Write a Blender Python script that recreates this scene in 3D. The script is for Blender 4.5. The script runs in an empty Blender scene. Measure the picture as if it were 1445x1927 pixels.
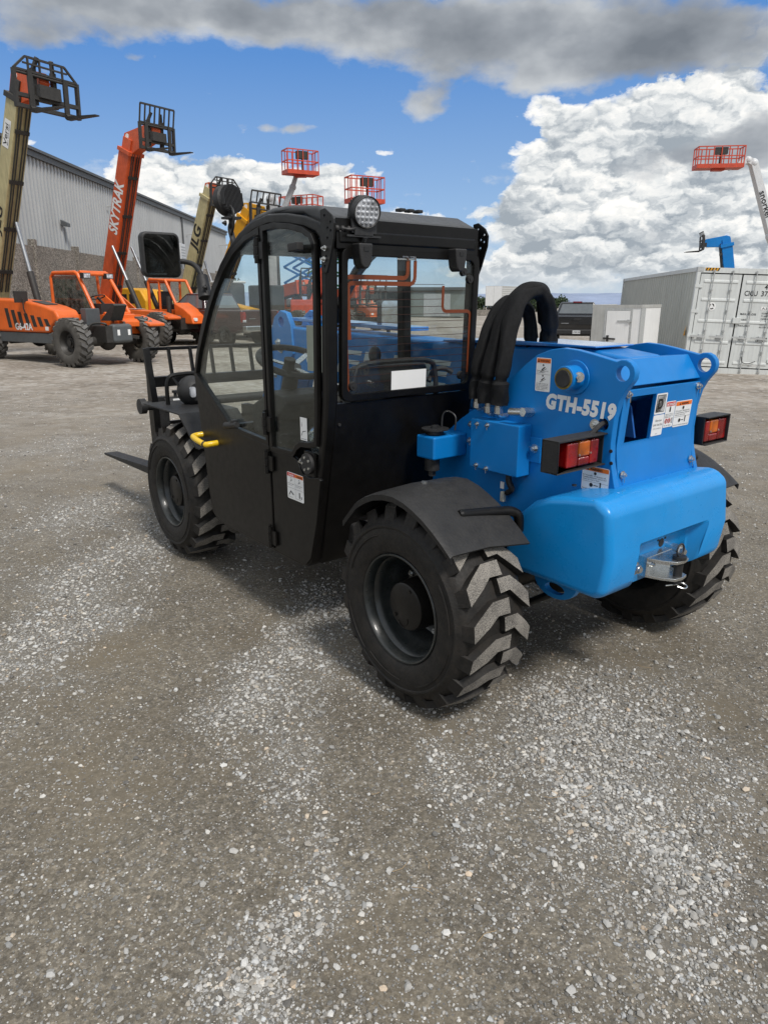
import bpy, bmesh, math, random
import numpy as np
from mathutils import Vector, Matrix
random.seed(7)
rng = np.random.default_rng(11)
PI = math.pi
R = math.radians
scene = bpy.context.scene
col = scene.collection

# ------------------------------------------------------------------ materials
def new_mat(name):
    m = bpy.data.materials.new(name); m.use_nodes = True
    nt = m.node_tree
    for n in list(nt.nodes): nt.nodes.remove(n)
    out = nt.nodes.new('ShaderNodeOutputMaterial')
    return m, nt, out

def nd(nt, typ, **kw):
    n = nt.nodes.new(typ)
    for k, v in kw.items():
        if k.startswith('i_'):
            key = k[2:]
            n.inputs[int(key) if key.isdigit() else key.replace('_', ' ')].default_value = v
        else: setattr(n, k, v)
    return n

def lk(nt, a, b): nt.links.new(a, b)

def ramp(nt, fac, stops):
    r = nt.nodes.new('ShaderNodeValToRGB')
    e = r.color_ramp.elements
    while len(e) < len(stops): e.new(0.5)
    for i, (p, c) in enumerate(stops):
        e[i].position = p; e[i].color = c if len(c) == 4 else (*c, 1)
    lk(nt, fac, r.inputs[0]); return r.outputs[0]

def mixc(nt, fac, a, b, mode='MIX'):
    m = nt.nodes.new('ShaderNodeMix'); m.data_type = 'RGBA'; m.blend_type = mode
    for s, v in ((m.inputs[0], fac), (m.inputs[6], a), (m.inputs[7], b)):
        if isinstance(v, (int, float)): s.default_value = v
        elif isinstance(v, tuple): s.default_value = v if len(v) == 4 else (*v, 1)
        else: lk(nt, v, s)
    return m.outputs[2]

def mth(nt, op, a, b=None, c=None, clamp=False):
    m = nt.nodes.new('ShaderNodeMath'); m.operation = op; m.use_clamp = clamp
    for i, v in enumerate((a, b, c)):
        if v is None: continue
        if isinstance(v, (int, float)): m.inputs[i].default_value = v
        else: lk(nt, v, m.inputs[i])
    return m.outputs[0]

def noise(nt, vec, scale, detail=3, rough=0.55):
    n = nt.nodes.new('ShaderNodeTexNoise')
    n.inputs['Scale'].default_value = scale; n.inputs['Detail'].default_value = detail
    n.inputs['Roughness'].default_value = rough
    if vec is not None: lk(nt, vec, n.inputs['Vector'])
    return n.outputs['Fac']

def mat(name, c, rough=0.5, metal=0.0, coat=0.0, var=0.12, scale=6, bump=0.0, bscale=60,
        dust=0.0, dustc=(0.32, 0.29, 0.25), streak=0.0, spec=0.5, low=None, grime=None):
    """general surface: base colour broken up by noise, roughness variation, optional dust on upward faces and bump"""
    m, nt, out = new_mat(name)
    tc = nd(nt, 'ShaderNodeTexCoord').outputs['Object']
    b = nd(nt, 'ShaderNodeBsdfPrincipled')
    n1 = noise(nt, tc, scale, 5, 0.6)
    dk = tuple(x * (1 - var) for x in c); lt = tuple(min(1, x * (1 + var)) for x in c)
    cc = ramp(nt, n1, [(0.3, dk), (0.7, lt)])
    if streak:
        mp = nd(nt, 'ShaderNodeMapping'); mp.inputs['Scale'].default_value = (9, 9, 0.7); lk(nt, tc, mp.inputs[0])
        n2 = noise(nt, mp.outputs[0], 2.0, 6, 0.65)
        f = ramp(nt, n2, [(0.45, (0, 0, 0)), (0.75, (streak,) * 3)])
        cc = mixc(nt, f, cc, tuple(x * 0.45 for x in c))
    if dust:
        geo = nd(nt, 'ShaderNodeNewGeometry'); sp = nd(nt, 'ShaderNodeSeparateXYZ'); lk(nt, geo.outputs['Normal'], sp.inputs[0])
        n3 = noise(nt, tc, scale * 2.3, 6, 0.7)
        up = mth(nt, 'MULTIPLY_ADD', sp.outputs[2], 0.5, 0.45, clamp=True)
        f = mth(nt, 'MULTIPLY', mth(nt, 'MULTIPLY', up, n3), dust * 1.6, clamp=True)
        cc = mixc(nt, f, cc, dustc)
    if low:                                       # dirt thrown up from the ground: (height it fades out at, amount)
        sp2 = nd(nt, 'ShaderNodeSeparateXYZ'); lk(nt, tc, sp2.inputs[0])
        f = mth(nt, 'SUBTRACT', 1.0, mth(nt, 'DIVIDE', sp2.outputs[2], low[0]), clamp=True)
        n4 = noise(nt, tc, 9, 6, 0.7)
        f = mth(nt, 'MULTIPLY', mth(nt, 'MULTIPLY', f, n4), low[1] * 1.7, clamp=True)
        cc = mixc(nt, f, cc, (0.30, 0.26, 0.21))
    if grime:
        g_ = ramp(nt, noise(nt, tc, scale * .8, 9, .76), [(.47, (0, 0, 0)), (.70, (grime[0],) * 3)])
        cc = mixc(nt, g_, cc, grime[1])
    lk(nt, cc, b.inputs['Base Color'])
    rr = ramp(nt, noise(nt, tc, scale * 3.1, 4, 0.6), [(0.3, (max(0, rough - 0.08),) * 3), (0.75, (min(1, rough + 0.1),) * 3)])
    lk(nt, rr, b.inputs['Roughness'])
    b.inputs['Metallic'].default_value = metal
    b.inputs['Specular IOR Level'].default_value = spec
    b.inputs['Coat Weight'].default_value = coat
    b.inputs['Coat Roughness'].default_value = 0.08
    if bump:
        bp = nd(nt, 'ShaderNodeBump'); bp.inputs['Strength'].default_value = bump; bp.inputs['Distance'].default_value = 0.01
        lk(nt, noise(nt, tc, bscale, 4, 0.6), bp.inputs['Height']); lk(nt, bp.outputs[0], b.inputs['Normal'])
    lk(nt, b.outputs[0], out.inputs[0])
    return m

def glass_mat(name, tint=(0.78, 0.84, 0.82), refl=1.0, dirt=0.04):
    m, nt, out = new_mat(name)
    tr = nd(nt, 'ShaderNodeBsdfTransparent'); tr.inputs[0].default_value = (*tint, 1)
    gl = nd(nt, 'ShaderNodeBsdfGlossy'); gl.inputs['Roughness'].default_value = 0.01
    gl.inputs[0].default_value = (0.95, 1, 1, 1)
    lw = nd(nt, 'ShaderNodeLayerWeight'); lw.inputs[0].default_value = .5
    f = mth(nt, 'MULTIPLY', mth(nt, 'MULTIPLY_ADD', mth(nt, 'POWER', lw.outputs['Facing'], 5.0), .9, .035), refl, clamp=True)
    mx = nd(nt, 'ShaderNodeMixShader'); lk(nt, f, mx.inputs[0]); lk(nt, tr.outputs[0], mx.inputs[1]); lk(nt, gl.outputs[0], mx.inputs[2])
    df = nd(nt, 'ShaderNodeBsdfDiffuse'); df.inputs[0].default_value = (0.5, 0.48, 0.44, 1)
    tc = nd(nt, 'ShaderNodeTexCoord').outputs['Object']
    d = mth(nt, 'MULTIPLY', ramp(nt, noise(nt, tc, 7, 6, 0.7), [(0.35, (0, 0, 0)), (0.8, (1, 1, 1))]), dirt)
    mx2 = nd(nt, 'ShaderNodeMixShader'); lk(nt, d, mx2.inputs[0]); lk(nt, mx.outputs[0], mx2.inputs[1]); lk(nt, df.outputs[0], mx2.inputs[2])
    lk(nt, mx2.outputs[0], out.inputs[0])
    return m

def lens_mat(name, c, rib=260, axis=1):
    """ribbed plastic lamp lens"""
    m, nt, out = new_mat(name)
    tc = nd(nt, 'ShaderNodeTexCoord').outputs['Object']
    w = nd(nt, 'ShaderNodeTexWave'); w.inputs['Scale'].default_value = rib / 6.28; w.bands_direction = 'XYZ'[axis]
    lk(nt, tc, w.inputs['Vector'])
    b = nd(nt, 'ShaderNodeBsdfPrincipled')
    v = nd(nt, 'ShaderNodeTexVoronoi'); v.inputs['Scale'].default_value = 16; lk(nt, tc, v.inputs['Vector'])
    cc = ramp(nt, v.outputs['Distance'], [(0.1, tuple(min(1, x * 1.35) for x in c)), (0.75, tuple(x * 0.5 for x in c))])
    lk(nt, cc, b.inputs['Base Color']); b.inputs['Roughness'].default_value = 0.18
    b.inputs['Coat Weight'].default_value = 0.8; b.inputs['Coat Roughness'].default_value = 0.04
    bp = nd(nt, 'ShaderNodeBump'); bp.inputs['Strength'].default_value = 0.5; bp.inputs['Distance'].default_value = 0.004
    lk(nt, w.outputs['Fac'], bp.inputs['Height']); lk(nt, bp.outputs[0], b.inputs['Normal'])
    lk(nt, b.outputs[0], out.inputs[0]); return m

def dusty_tread(name, c1=(0.035, 0.033, 0.031), c2=(0.31, 0.285, 0.25)):
    m, nt, out = new_mat(name)
    tc = nd(nt, 'ShaderNodeTexCoord').outputs['Object']
    b = nd(nt, 'ShaderNodeBsdfPrincipled'); b.inputs['Roughness'].default_value = 0.9
    n = noise(nt, tc, 330, 2, 0.8); n2 = noise(nt, tc, 11, 4, 0.6)
    f = ramp(nt, mth(nt, 'MULTIPLY_ADD', n2, 0.40, mth(nt, 'MULTIPLY', n, 1.0)), [(0.58, (.10,) * 3), (0.82, (1, 1, 1))])
    lk(nt, mixc(nt, f, c1, c2), b.inputs['Base Color'])
    bp = nd(nt, 'ShaderNodeBump'); bp.inputs['Strength'].default_value = 0.7; bp.inputs['Distance'].default_value = 0.004
    lk(nt, n, bp.inputs['Height']); lk(nt, bp.outputs[0], b.inputs['Normal'])
    lk(nt, b.outputs[0], out.inputs[0]); return m

# ------------------------------------------------------------------ text cache
_tx = {}
def text_faces(s, bold=0.0, shear=0.0, space=1.0):
    key = (s, bold, shear, space)
    if key in _tx: return _tx[key]
    cu = bpy.data.curves.new('text', 'FONT'); cu.body = s; cu.size = 1.0; cu.shear = shear; cu.offset = bold
    cu.space_character = space; cu.resolution_u = 3; cu.fill_mode = 'FRONT'
    ob = bpy.data.objects.new('text', cu); col.objects.link(ob)
    dg = bpy.context.evaluated_depsgraph_get()
    me = ob.evaluated_get(dg).to_mesh()
    v = [(p.co.x, p.co.y) for p in me.vertices]; f = [tuple(p.vertices) for p in me.polygons]
    ob.evaluated_get(dg).to_mesh_clear()
    bpy.data.objects.remove(ob); bpy.data.curves.remove(cu)
    if v:
        x0 = min(p[0] for p in v); x1 = max(p[0] for p in v)
        v = [(p[0] - x0, p[1]) for p in v]; w = x1 - x0
        # keep faces looking up
        a, b, c = (Vector((*v[i], 0)) for i in f[0][:3])
        if (b - a).cross(c - a).z < 0: f = [tuple(reversed(q)) for q in f]
    else: w = 0
    _tx[key] = (v, f, w); return _tx[key]

# ------------------------------------------------------------------ mesh builder
def perp(d):
    d = Vector(d).normalized()
    a = Vector((0, 0, 1)) if abs(d.z) < 0.9 else Vector((1, 0, 0))
    u = d.cross(a).normalized(); return u, u.cross(d).normalized()

def wnorm(ob):
    if 'wn' not in ob.modifiers:
        w = ob.modifiers.new('wn', 'WEIGHTED_NORMAL'); w.keep_sharp = True; w.weight = 80

class MB:
    def __init__(s): s.v = []; s.f = []; s.m = []; s.cur = 0
    def mat(s, i): s.cur = i; return s
    def add(s, vs, fs, m=None):
        o = len(s.v); s.v += [tuple(p) for p in vs]
        s.f += [tuple(i + o for i in f) for f in fs]; s.m += [s.cur if m is None else m] * len(fs); return s
    def box(s, x0, x1, y0, y1, z0, z1):
        v = [(x, y, z) for x in (x0, x1) for y in (y0, y1) for z in (z0, z1)]
        return s.add(v, [(0, 1, 3, 2), (4, 6, 7, 5), (0, 4, 5, 1), (2, 3, 7, 6), (0, 2, 6, 4), (1, 5, 7, 3)])
    def obox(s, c, size, rot=(0, 0, 0)):
        from mathutils import Euler
        M = Euler(rot).to_matrix(); c = Vector(c); h = [q / 2 for q in size]
        v = [c + M @ Vector((x * h[0], y * h[1], z * h[2])) for x in (-1, 1) for y in (-1, 1) for z in (-1, 1)]
        return s.add(v, [(0, 1, 3, 2), (4, 6, 7, 5), (0, 4, 5, 1), (2, 3, 7, 6), (0, 2, 6, 4), (1, 5, 7, 3)])
    def bar(s, p0, p1, w, h, up=(0, 0, 1), w1=None, h1=None):
        p0 = Vector(p0); p1 = Vector(p1); d = (p1 - p0).normalized(); up = Vector(up)
        if abs(d.dot(up)) > 0.98: up = Vector((1, 0, 0))
        a = d.cross(up).normalized(); b = a.cross(d).normalized()
        w1 = w if w1 is None else w1; h1 = h if h1 is None else h1
        v = []
        for p, ww, hh in ((p0, w, h), (p1, w1, h1)):
            v += [p + a * (i * ww / 2) + b * (j * hh / 2) for i, j in ((-1, -1), (1, -1), (1, 1), (-1, 1))]
        return s.add(v, [(3, 2, 1, 0), (4, 5, 6, 7), (0, 1, 5, 4), (1, 2, 6, 5), (2, 3, 7, 6), (3, 0, 4, 7)])
    def cyl(s, p0, p1, r0, r1=None, n=16, caps=True):
        p0 = Vector(p0); p1 = Vector(p1); r1 = r0 if r1 is None else r1
        a, b = perp(p1 - p0); v = []
        for p, r in ((p0, r0), (p1, r1)):
            v += [p + a * (r * math.cos(2 * PI * i / n)) + b * (r * math.sin(2 * PI * i / n)) for i in range(n)]
        f = [(i, (i + 1) % n, n + (i + 1) % n, n + i) for i in range(n)]
        if caps: f += [tuple(reversed(range(n))), tuple(range(n, 2 * n))]
        return s.add(v, f)
    def tube(s, pts, r, n=10, closed=False, caps=True, fold=None):
        pts = [Vector(p) for p in pts]; k = len(pts); rr = r if isinstance(r, (list, tuple)) else [r] * k
        T = []
        for i in range(k):
            if closed: d = pts[(i + 1) % k] - pts[i - 1]
            else: d = pts[min(i + 1, k - 1)] - pts[max(i - 1, 0)]
            T.append(d.normalized())
        a, b = perp(T[0]); v = []
        for i in range(k):
            a = (a - T[i] * a.dot(T[i])).normalized(); b = T[i].cross(a)
            fj = [1.0] * n if fold is None else [fold(i, 2 * PI * j / n) for j in range(n)]
            v += [pts[i] + a * (rr[i] * fj[j] * math.cos(2 * PI * j / n)) + b * (rr[i] * fj[j] * math.sin(2 * PI * j / n)) for j in range(n)]
        f = []
        for i in range(k if closed else k - 1):
            q = (i + 1) % k
            f += [(i * n + j, i * n + (j + 1) % n, q * n + (j + 1) % n, q * n + j) for j in range(n)]
        if caps and not closed: f += [tuple(reversed(range(n))), tuple((k - 1) * n + j for j in range(n))]
        return s.add(v, f)
    def lathe(s, prof, c=(0, 0, 0), axis=(0, 1, 0), n=48, closed=False):
        """prof: list of (distance along axis, radius)"""
        c = Vector(c); ax = Vector(axis).normalized()
        if abs(ax.y) > 0.99: a, b = Vector((1, 0, 0)), Vector((0, 0, 1))
        else: a, b = perp(ax)
        k = len(prof); v = []
        for t, r in prof:
            v += [c + ax * t + a * (r * math.cos(2 * PI * j / n)) + b * (r * math.sin(2 * PI * j / n)) for j in range(n)]
        f = []
        for i in range(k if closed else k - 1):
            q = (i + 1) % k
            f += [(i * n + j, i * n + (j + 1) % n, q * n + (j + 1) % n, q * n + j) for j in range(n)]
        if not closed:
            if prof[0][1] > 1e-4: f.append(tuple(range(n)))
            if prof[-1][1] > 1e-4: f.append(tuple(reversed([(k - 1) * n + j for j in range(n)])))
        return s.add(v, f)
    def prism(s, poly, axis, a0, a1):
        def P(p, a): return {'y': (p[0], a, p[1]), 'x': (a, p[0], p[1]), 'z': (p[0], p[1], a)}[axis]
        n = len(poly); v = [P(p, a0) for p in poly] + [P(p, a1) for p in poly]
        f = [tuple(range(n)), tuple(reversed(range(n, 2 * n)))] + [(i, n + i, n + (i + 1) % n, (i + 1) % n) for i in range(n)]
        return s.add(v, f)
    def ring(s, outer, inner, axis, a0, a1):
        def P(p, a): return {'y': (p[0], a, p[1]), 'x': (a, p[0], p[1]), 'z': (p[0], p[1], a)}[axis]
        n = len(outer)
        v = [P(p, a0) for p in outer] + [P(p, a0) for p in inner] + [P(p, a1) for p in outer] + [P(p, a1) for p in inner]
        f = []
        for i in range(n):
            j = (i + 1) % n
            f += [(i, j, n + j, n + i), (2 * n + i, 3 * n + i, 3 * n + j, 2 * n + j), (i, 2 * n + i, 2 * n + j, j), (n + i, n + j, 3 * n + j, 3 * n + i)]
        return s.add(v, f)
    def sphere(s, c, r, sc=(1, 1, 1), nu=16, nv=10):
        v = []; f = []
        for i in range(nv + 1):
            t = PI * i / nv
            for j in range(nu):
                p = 2 * PI * j / nu
                v.append((c[0] + r * sc[0] * math.sin(t) * math.cos(p), c[1] + r * sc[1] * math.sin(t) * math.sin(p), c[2] + r * sc[2] * math.cos(t)))
        for i in range(nv):
            f += [(i * nu + j, (i + 1) * nu + j, (i + 1) * nu + (j + 1) % nu, i * nu + (j + 1) % nu) for j in range(nu)]
        return s.add(v, f)
    def hexbolt(s, c, axis, r=0.014, h=0.012):
        c = Vector(c); a = Vector(axis).normalized()
        s.cyl(c, c + a * 0.004, r * 1.5, n=14); s.cyl(c + a * 0.003, c + a * (0.004 + h), r, n=6); s.cyl(c + a * 0.01, c + a * (h + 0.010), r * 0.55, n=8)
        return s
    def text(s, st, o, xd, yd, size, m=None, bold=0.0, shear=0.0, width=None, lift=0.0, align='L', space=1.0):
        v, f, w = text_faces(st, bold, shear, space)
        if not v: return s
        xd = Vector(xd).normalized(); yd = Vector(yd).normalized(); nn = xd.cross(yd); o = Vector(o)
        kx = size if width is None else width / w
        off = {'L': 0, 'C': -w * kx / 2, 'R': -w * kx}[align]
        return s.add([o + xd * (p[0] * kx + off) + yd * (p[1] * size) + nn * lift for p in v], f, m)
    def quad(s, o, xd, yd, w, h, m=None, lift=0.0):
        """o = lower left corner"""
        xd = Vector(xd).normalized(); yd = Vector(yd).normalized(); nn = xd.cross(yd); o = Vector(o) + nn * lift
        return s.add([o, o + xd * w, o + xd * w + yd * h, o + yd * h], [(0, 1, 2, 3)], m)
    def fix(s):
        me = bpy.data.meshes.new('tmp'); me.from_pydata(s.v, [], s.f); return me
    def build(s, name, mats, parent=None, bevel=0.0, seg=2, angle=32, label=None, recalc=True, flat=False):
        me = bpy.data.meshes.new(name)
        me.from_pydata(s.v, [], s.f)
        if not isinstance(mats, (list, tuple)): mats = [mats]
        for q in mats: me.materials.append(q)
        me.polygons.foreach_set('material_index', s.m)
        if recalc or bevel:
            bm = bmesh.new(); bm.from_mesh(me)
            if bevel:
                bmesh.ops.remove_doubles(bm, verts=bm.verts, dist=1e-5)
            if recalc: bmesh.ops.recalc_face_normals(bm, faces=bm.faces)
            if bevel:
                es = [e for e in bm.edges if len(e.link_faces) == 2 and e.calc_face_angle(0) > R(angle)]
                bmesh.ops.bevel(bm, geom=es, offset=bevel, offset_type='OFFSET', segments=seg, profile=0.5, affect='EDGES', clamp_overlap=True)
            bm.to_mesh(me); bm.free()
        if not flat:
            me.polygons.foreach_set('use_smooth', [True] * len(me.polygons))
            me.set_sharp_from_angle(angle=R(38))
        me.update()
        ob = bpy.data.objects.new(name, me); col.objects.link(ob)
        if parent: ob.parent = parent
        if bevel: wnorm(ob)
        if label: ob['label'] = label
        return ob

def tag(o, label=None, cat=None, group=None, kind=None):
    if label: o['label'] = label
    if cat: o['category'] = cat
    if group: o['group'] = group
    if kind: o['kind'] = kind
    return o

def thing(name, label, cat, loc=(0, 0, 0), rotz=0.0, group=None):
    o = bpy.data.objects.new(name, None); col.objects.link(o); o.empty_display_size = 0.3
    o.location = loc; o.rotation_euler = (0, 0, rotz); return tag(o, label, cat, group)

def kids(o): return [q for q in bpy.data.objects if q.parent == o]
def copy_tree(o, parent=None):
    c = o.copy(); col.objects.link(c)
    if parent is not None: c.parent = parent
    for ch in kids(o): copy_tree(ch, c)
    return c

def boolean(ob, cutter):
    """subtract cutter from ob and bake the result"""
    md = ob.modifiers.new('cut', 'BOOLEAN'); md.operation = 'DIFFERENCE'; md.solver = 'EXACT'; md.object = cutter
    cutter.parent = ob.parent
    dg = bpy.context.evaluated_depsgraph_get()
    me = bpy.data.meshes.new_from_object(ob.evaluated_get(dg))
    ob.modifiers.remove(md); old = ob.data; ob.data = me; me.name = ob.name
    bpy.data.meshes.remove(old); bpy.data.objects.remove(cutter)
    me.polygons.foreach_set('use_smooth', [True] * len(me.polygons)); me.set_sharp_from_angle(angle=R(32)); wnorm(ob)

def offset_poly(poly, d):
    """inward offset of a simple polygon (either winding)"""
    n = len(poly); A = sum(poly[i][0] * poly[(i + 1) % n][1] - poly[(i + 1) % n][0] * poly[i][1] for i in range(n))
    sg = 1 if A > 0 else -1; out = []
    for i in range(n):
        p0, p1, p2 = (Vector(poly[k % n]) for k in (i - 1, i, i + 1))
        e0 = (p1 - p0).normalized(); e1 = (p2 - p1).normalized()
        n0 = Vector((-e0.y, e0.x)) * sg; n1 = Vector((-e1.y, e1.x)) * sg
        b = (n0 + n1); b = b / max(0.35, (1 + n0.dot(n1)))
        q = p1 + b * d; out.append((q.x, q.y))
    return out

def smooth_path(pts, k=6):
    """Catmull-Rom through points"""
    P = [Vector(p) for p in pts]; P = [P[0] * 2 - P[1]] + P + [P[-1] * 2 - P[-2]]; out = []
    for i in range(1, len(P) - 2):
        for j in range(k):
            t = j / k
            out.append(0.5 * ((2 * P[i]) + (P[i + 1] - P[i - 1]) * t + (2 * P[i - 1] - 5 * P[i] + 4 * P[i + 1] - P[i + 2]) * t * t + (3 * P[i] - P[i - 1] - 3 * P[i + 1] + P[i + 2]) * t ** 3))
    out.append(P[-2]); return out

def gz(x, y):
    """height of the yard: level around the machine, falling gently away behind it"""
    t = min(1, max(0, (y - 5) / 13)); t = t * t * (3 - 2 * t)
    return -t * (0.33 + 0.018 * max(-20, min(20, x)))

M = {}
M['blue'] = mat('blue paint', (0.001, 0.182, 0.53), 0.38, coat=0.05, var=0.07, scale=5, bump=0.03, bscale=30, dust=0.02, spec=.35, grime=(.10, (.10, .19, .34)))
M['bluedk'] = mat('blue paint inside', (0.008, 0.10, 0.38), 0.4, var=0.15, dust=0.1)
M['bumper'] = mat('blue cast weight with lit tone', (0.002, 0.250, 0.64), 0.31, coat=0.08, var=0.06, scale=4, bump=0.04, bscale=22, dust=0.04, low=(0.62, 0.22), spec=.4, grime=(.12, (.13, .25, .40)))  # brighter than the plates: light on the upward tilt put into the colour
M['black'] = mat('black satin paint', (0.0045, 0.0042, 0.004), 0.36, var=0.25, scale=8, bump=0.03, bscale=14, low=(0.7, 0.02), spec=.30, grime=(.12, (.03, .028, .025)))
M['blackmat'] = mat('black matt plastic', (0.013, 0.013, 0.014), 0.55, var=0.25, scale=12, bump=0.15, bscale=160, dust=0.05)
M['fender'] = mat('grey black fender plastic', (0.0095, 0.0098, 0.0105), 0.55, var=0.4, scale=9, bump=0.2, bscale=90, dust=0.04, spec=.4, grime=(.35, (.05, .047, .043)))
M['roof'] = mat('dark grey roof sheet', (0.035, 0.037, 0.040), 0.42, var=0.12, scale=6, dust=0.06)
M['rim'] = mat('black green rim paint', (0.010, 0.014, 0.015), 0.33, var=0.35, scale=14, dust=0.05, coat=0.2, grime=(.4, (.05, .046, .04)))
M['bluegloss'] = mat('blue paint with sky sheen tone', (0.03, 0.21, 0.60), 0.22, coat=1.0, var=0.06, scale=5, bump=0.02, bscale=60)  # paler base colour adds the sky's sheen on the boom top
M['rubber'] = mat('black tyre rubber', (0.0125, 0.0115, 0.0105), 0.62, var=0.4, scale=22, bump=0.2, bscale=140, dust=0.02, spec=.3, grime=(.45, (.045, .036, .028)))
M['rubberbrown'] = mat('brown black tyre rubber', (0.030, 0.025, 0.021), 0.8, var=0.35, scale=22, bump=0.3, bscale=140, dust=0.12)
M['tread'] = dusty_tread('dusty tread blocks')
M['treadold'] = mat('grey worn tread', (0.085, 0.085, 0.085), 0.85, var=0.35, scale=7, dust=0.3)
M['rubberold'] = mat('grey brown old rubber', (0.055, 0.052, 0.047), 0.85, var=0.35, scale=5, dust=0.25)
M['zinc'] = mat('zinc plated steel', (0.62, 0.63, 0.62), 0.28, metal=0.95, var=0.12, scale=30)
M['steel'] = mat('chrome rod', (0.42, 0.43, 0.44), 0.35, metal=0.8, var=0.15)
M['darksteel'] = mat('dark steel', (0.05, 0.05, 0.052), 0.45, metal=0.6, var=0.3, scale=20)
M['rust'] = mat('rusty paint edge', (0.17, 0.13, 0.03), 0.8, var=0.5, scale=50)
M['sleeve'] = mat('black woven hose sleeve', (0.0055, 0.0055, 0.006), 0.75, var=0.3, scale=40, bump=0.45, bscale=300, spec=0.3)
M['yellow'] = mat('yellow grip paint', (0.78, 0.50, 0.012), 0.38, var=0.1, coat=0.2)
M['white'] = mat('white sticker', (0.80, 0.80, 0.79), 0.4, var=0.03)
M['orange'] = mat('orange sticker', (0.80, 0.17, 0.02), 0.4, var=0.03)
M['redst'] = mat('red sticker', (0.62, 0.03, 0.03), 0.4, var=0.03)
M['ink'] = mat('black ink', (0.012, 0.012, 0.012), 0.5, var=0.05)
M['glass'] = glass_mat('cab glass', (0.93, 0.965, 0.95), 1.0, 0.03)
M['glassdark'] = glass_mat('tinted glass', (0.30, 0.34, 0.33), 1.1, 0.05)
M['glassrear'] = glass_mat('rear window glass', (0.94, 0.96, 0.955), 0.9, 0.025)
M['copper'] = mat('red brown heater strip', (0.17, 0.038, 0.010), 0.45, var=0.1)
M['redlens'] = lens_mat('red lamp lens', (0.30, 0.004, 0.005))
M['amberlens'] = lens_mat('amber lamp lens', (0.60, 0.13, 0.005))
M['ledlens'] = lens_mat('clear lamp lens', (0.62, 0.64, 0.68), 500)
M['seat'] = mat('black vinyl', (0.014, 0.014, 0.015), 0.5, var=0.2)
M['film'] = glass_mat('clear plastic wrap', (0.7, 0.7, 0.68), 3.0, 0.25)
M['cream'] = mat('cream plastic box', (0.55, 0.53, 0.45), 0.6, var=0.1)
# ================================================================== the blue telehandler (x forward, y left, origin on the ground under the rear axle)
TH = R(38.3)
ML = thing('telehandler', 'blue compact telehandler with an enclosed black cab standing alone in the foreground',
           'telehandler', (0.7098, 3.0045, 0), R(90) + TH)

# ---------------------------------------------------------------- wheels
def lug_geo(mb, RR, line, w, depth, taper=1.25, end_drop=None, m_top=0, m_side=1, mirror=1, phase=0.0, crown=0.0):
    """line: [(lateral, arc)] centre line of one tread bar"""
    n = len(line); P = [Vector(p) for p in line]; top = []; bot = []
    for i in range(n):
        d0 = (P[min(i + 1, n - 1)] - P[max(i - 1, 0)]).normalized(); nn = Vector((-d0.y, d0.x))
        if i == 0: nn = Vector((0, math.copysign(1.0, nn.y) * 1.15))
        for lst, ww, r in ((top, w, RR), (bot, w * taper, RR - depth)):
            for sgn in (1, -1):
                q = P[i] + nn * (sgn * ww / 2); lst.append((q.x, q.y, r))
    def X(q):
        a = q[1] / RR + phase
        rr = q[2] - crown * (abs(q[0]) / .14) ** 2.2
        return (-rr * math.sin(a), q[0] * mirror, rr * math.cos(a))
    V = [X(q) for q in top] + [X(q) for q in bot]; o = 2 * n
    ft = [(2 * i, 2 * i + 1, 2 * i + 3, 2 * i + 2) for i in range(n - 1)]
    fs = []
    for i in range(n - 1):
        fs += [(2 * i, 2 * i + 2, o + 2 * i + 2, o + 2 * i), (2 * i + 1, o + 2 * i + 1, o + 2 * i + 3, 2 * i + 3)]
    fs += [(0, o, o + 1, 1), (2 * n - 2, 2 * n - 1, o + 2 * n - 1, o + 2 * n - 2)]
    base = len(mb.v); mb.v += V
    mb.f += [tuple(i + base for i in f) for f in ft]; mb.m += [m_top] * len(ft)
    mb.f += [tuple(i + base for i in f) for f in fs]; mb.m += [m_side] * len(fs)
    if end_drop:                                  # the bar runs on down the shoulder
        lat, r2 = end_drop
        t0 = top[0], top[1]; b = []
        for q in t0: b.append((lat, (q[1] * 1.0), r2))
        V = [X(top[0]), X(top[1]), X(b[1]), X(b[0]), X(bot[0]), X(bot[1])]
        base = len(mb.v); mb.v += V
        for f in ((0, 1, 2, 3), (0, 3, 4), (1, 5, 2)):
            mb.f.append(tuple(i + base for i in f)); mb.m.append(m_side)

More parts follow.
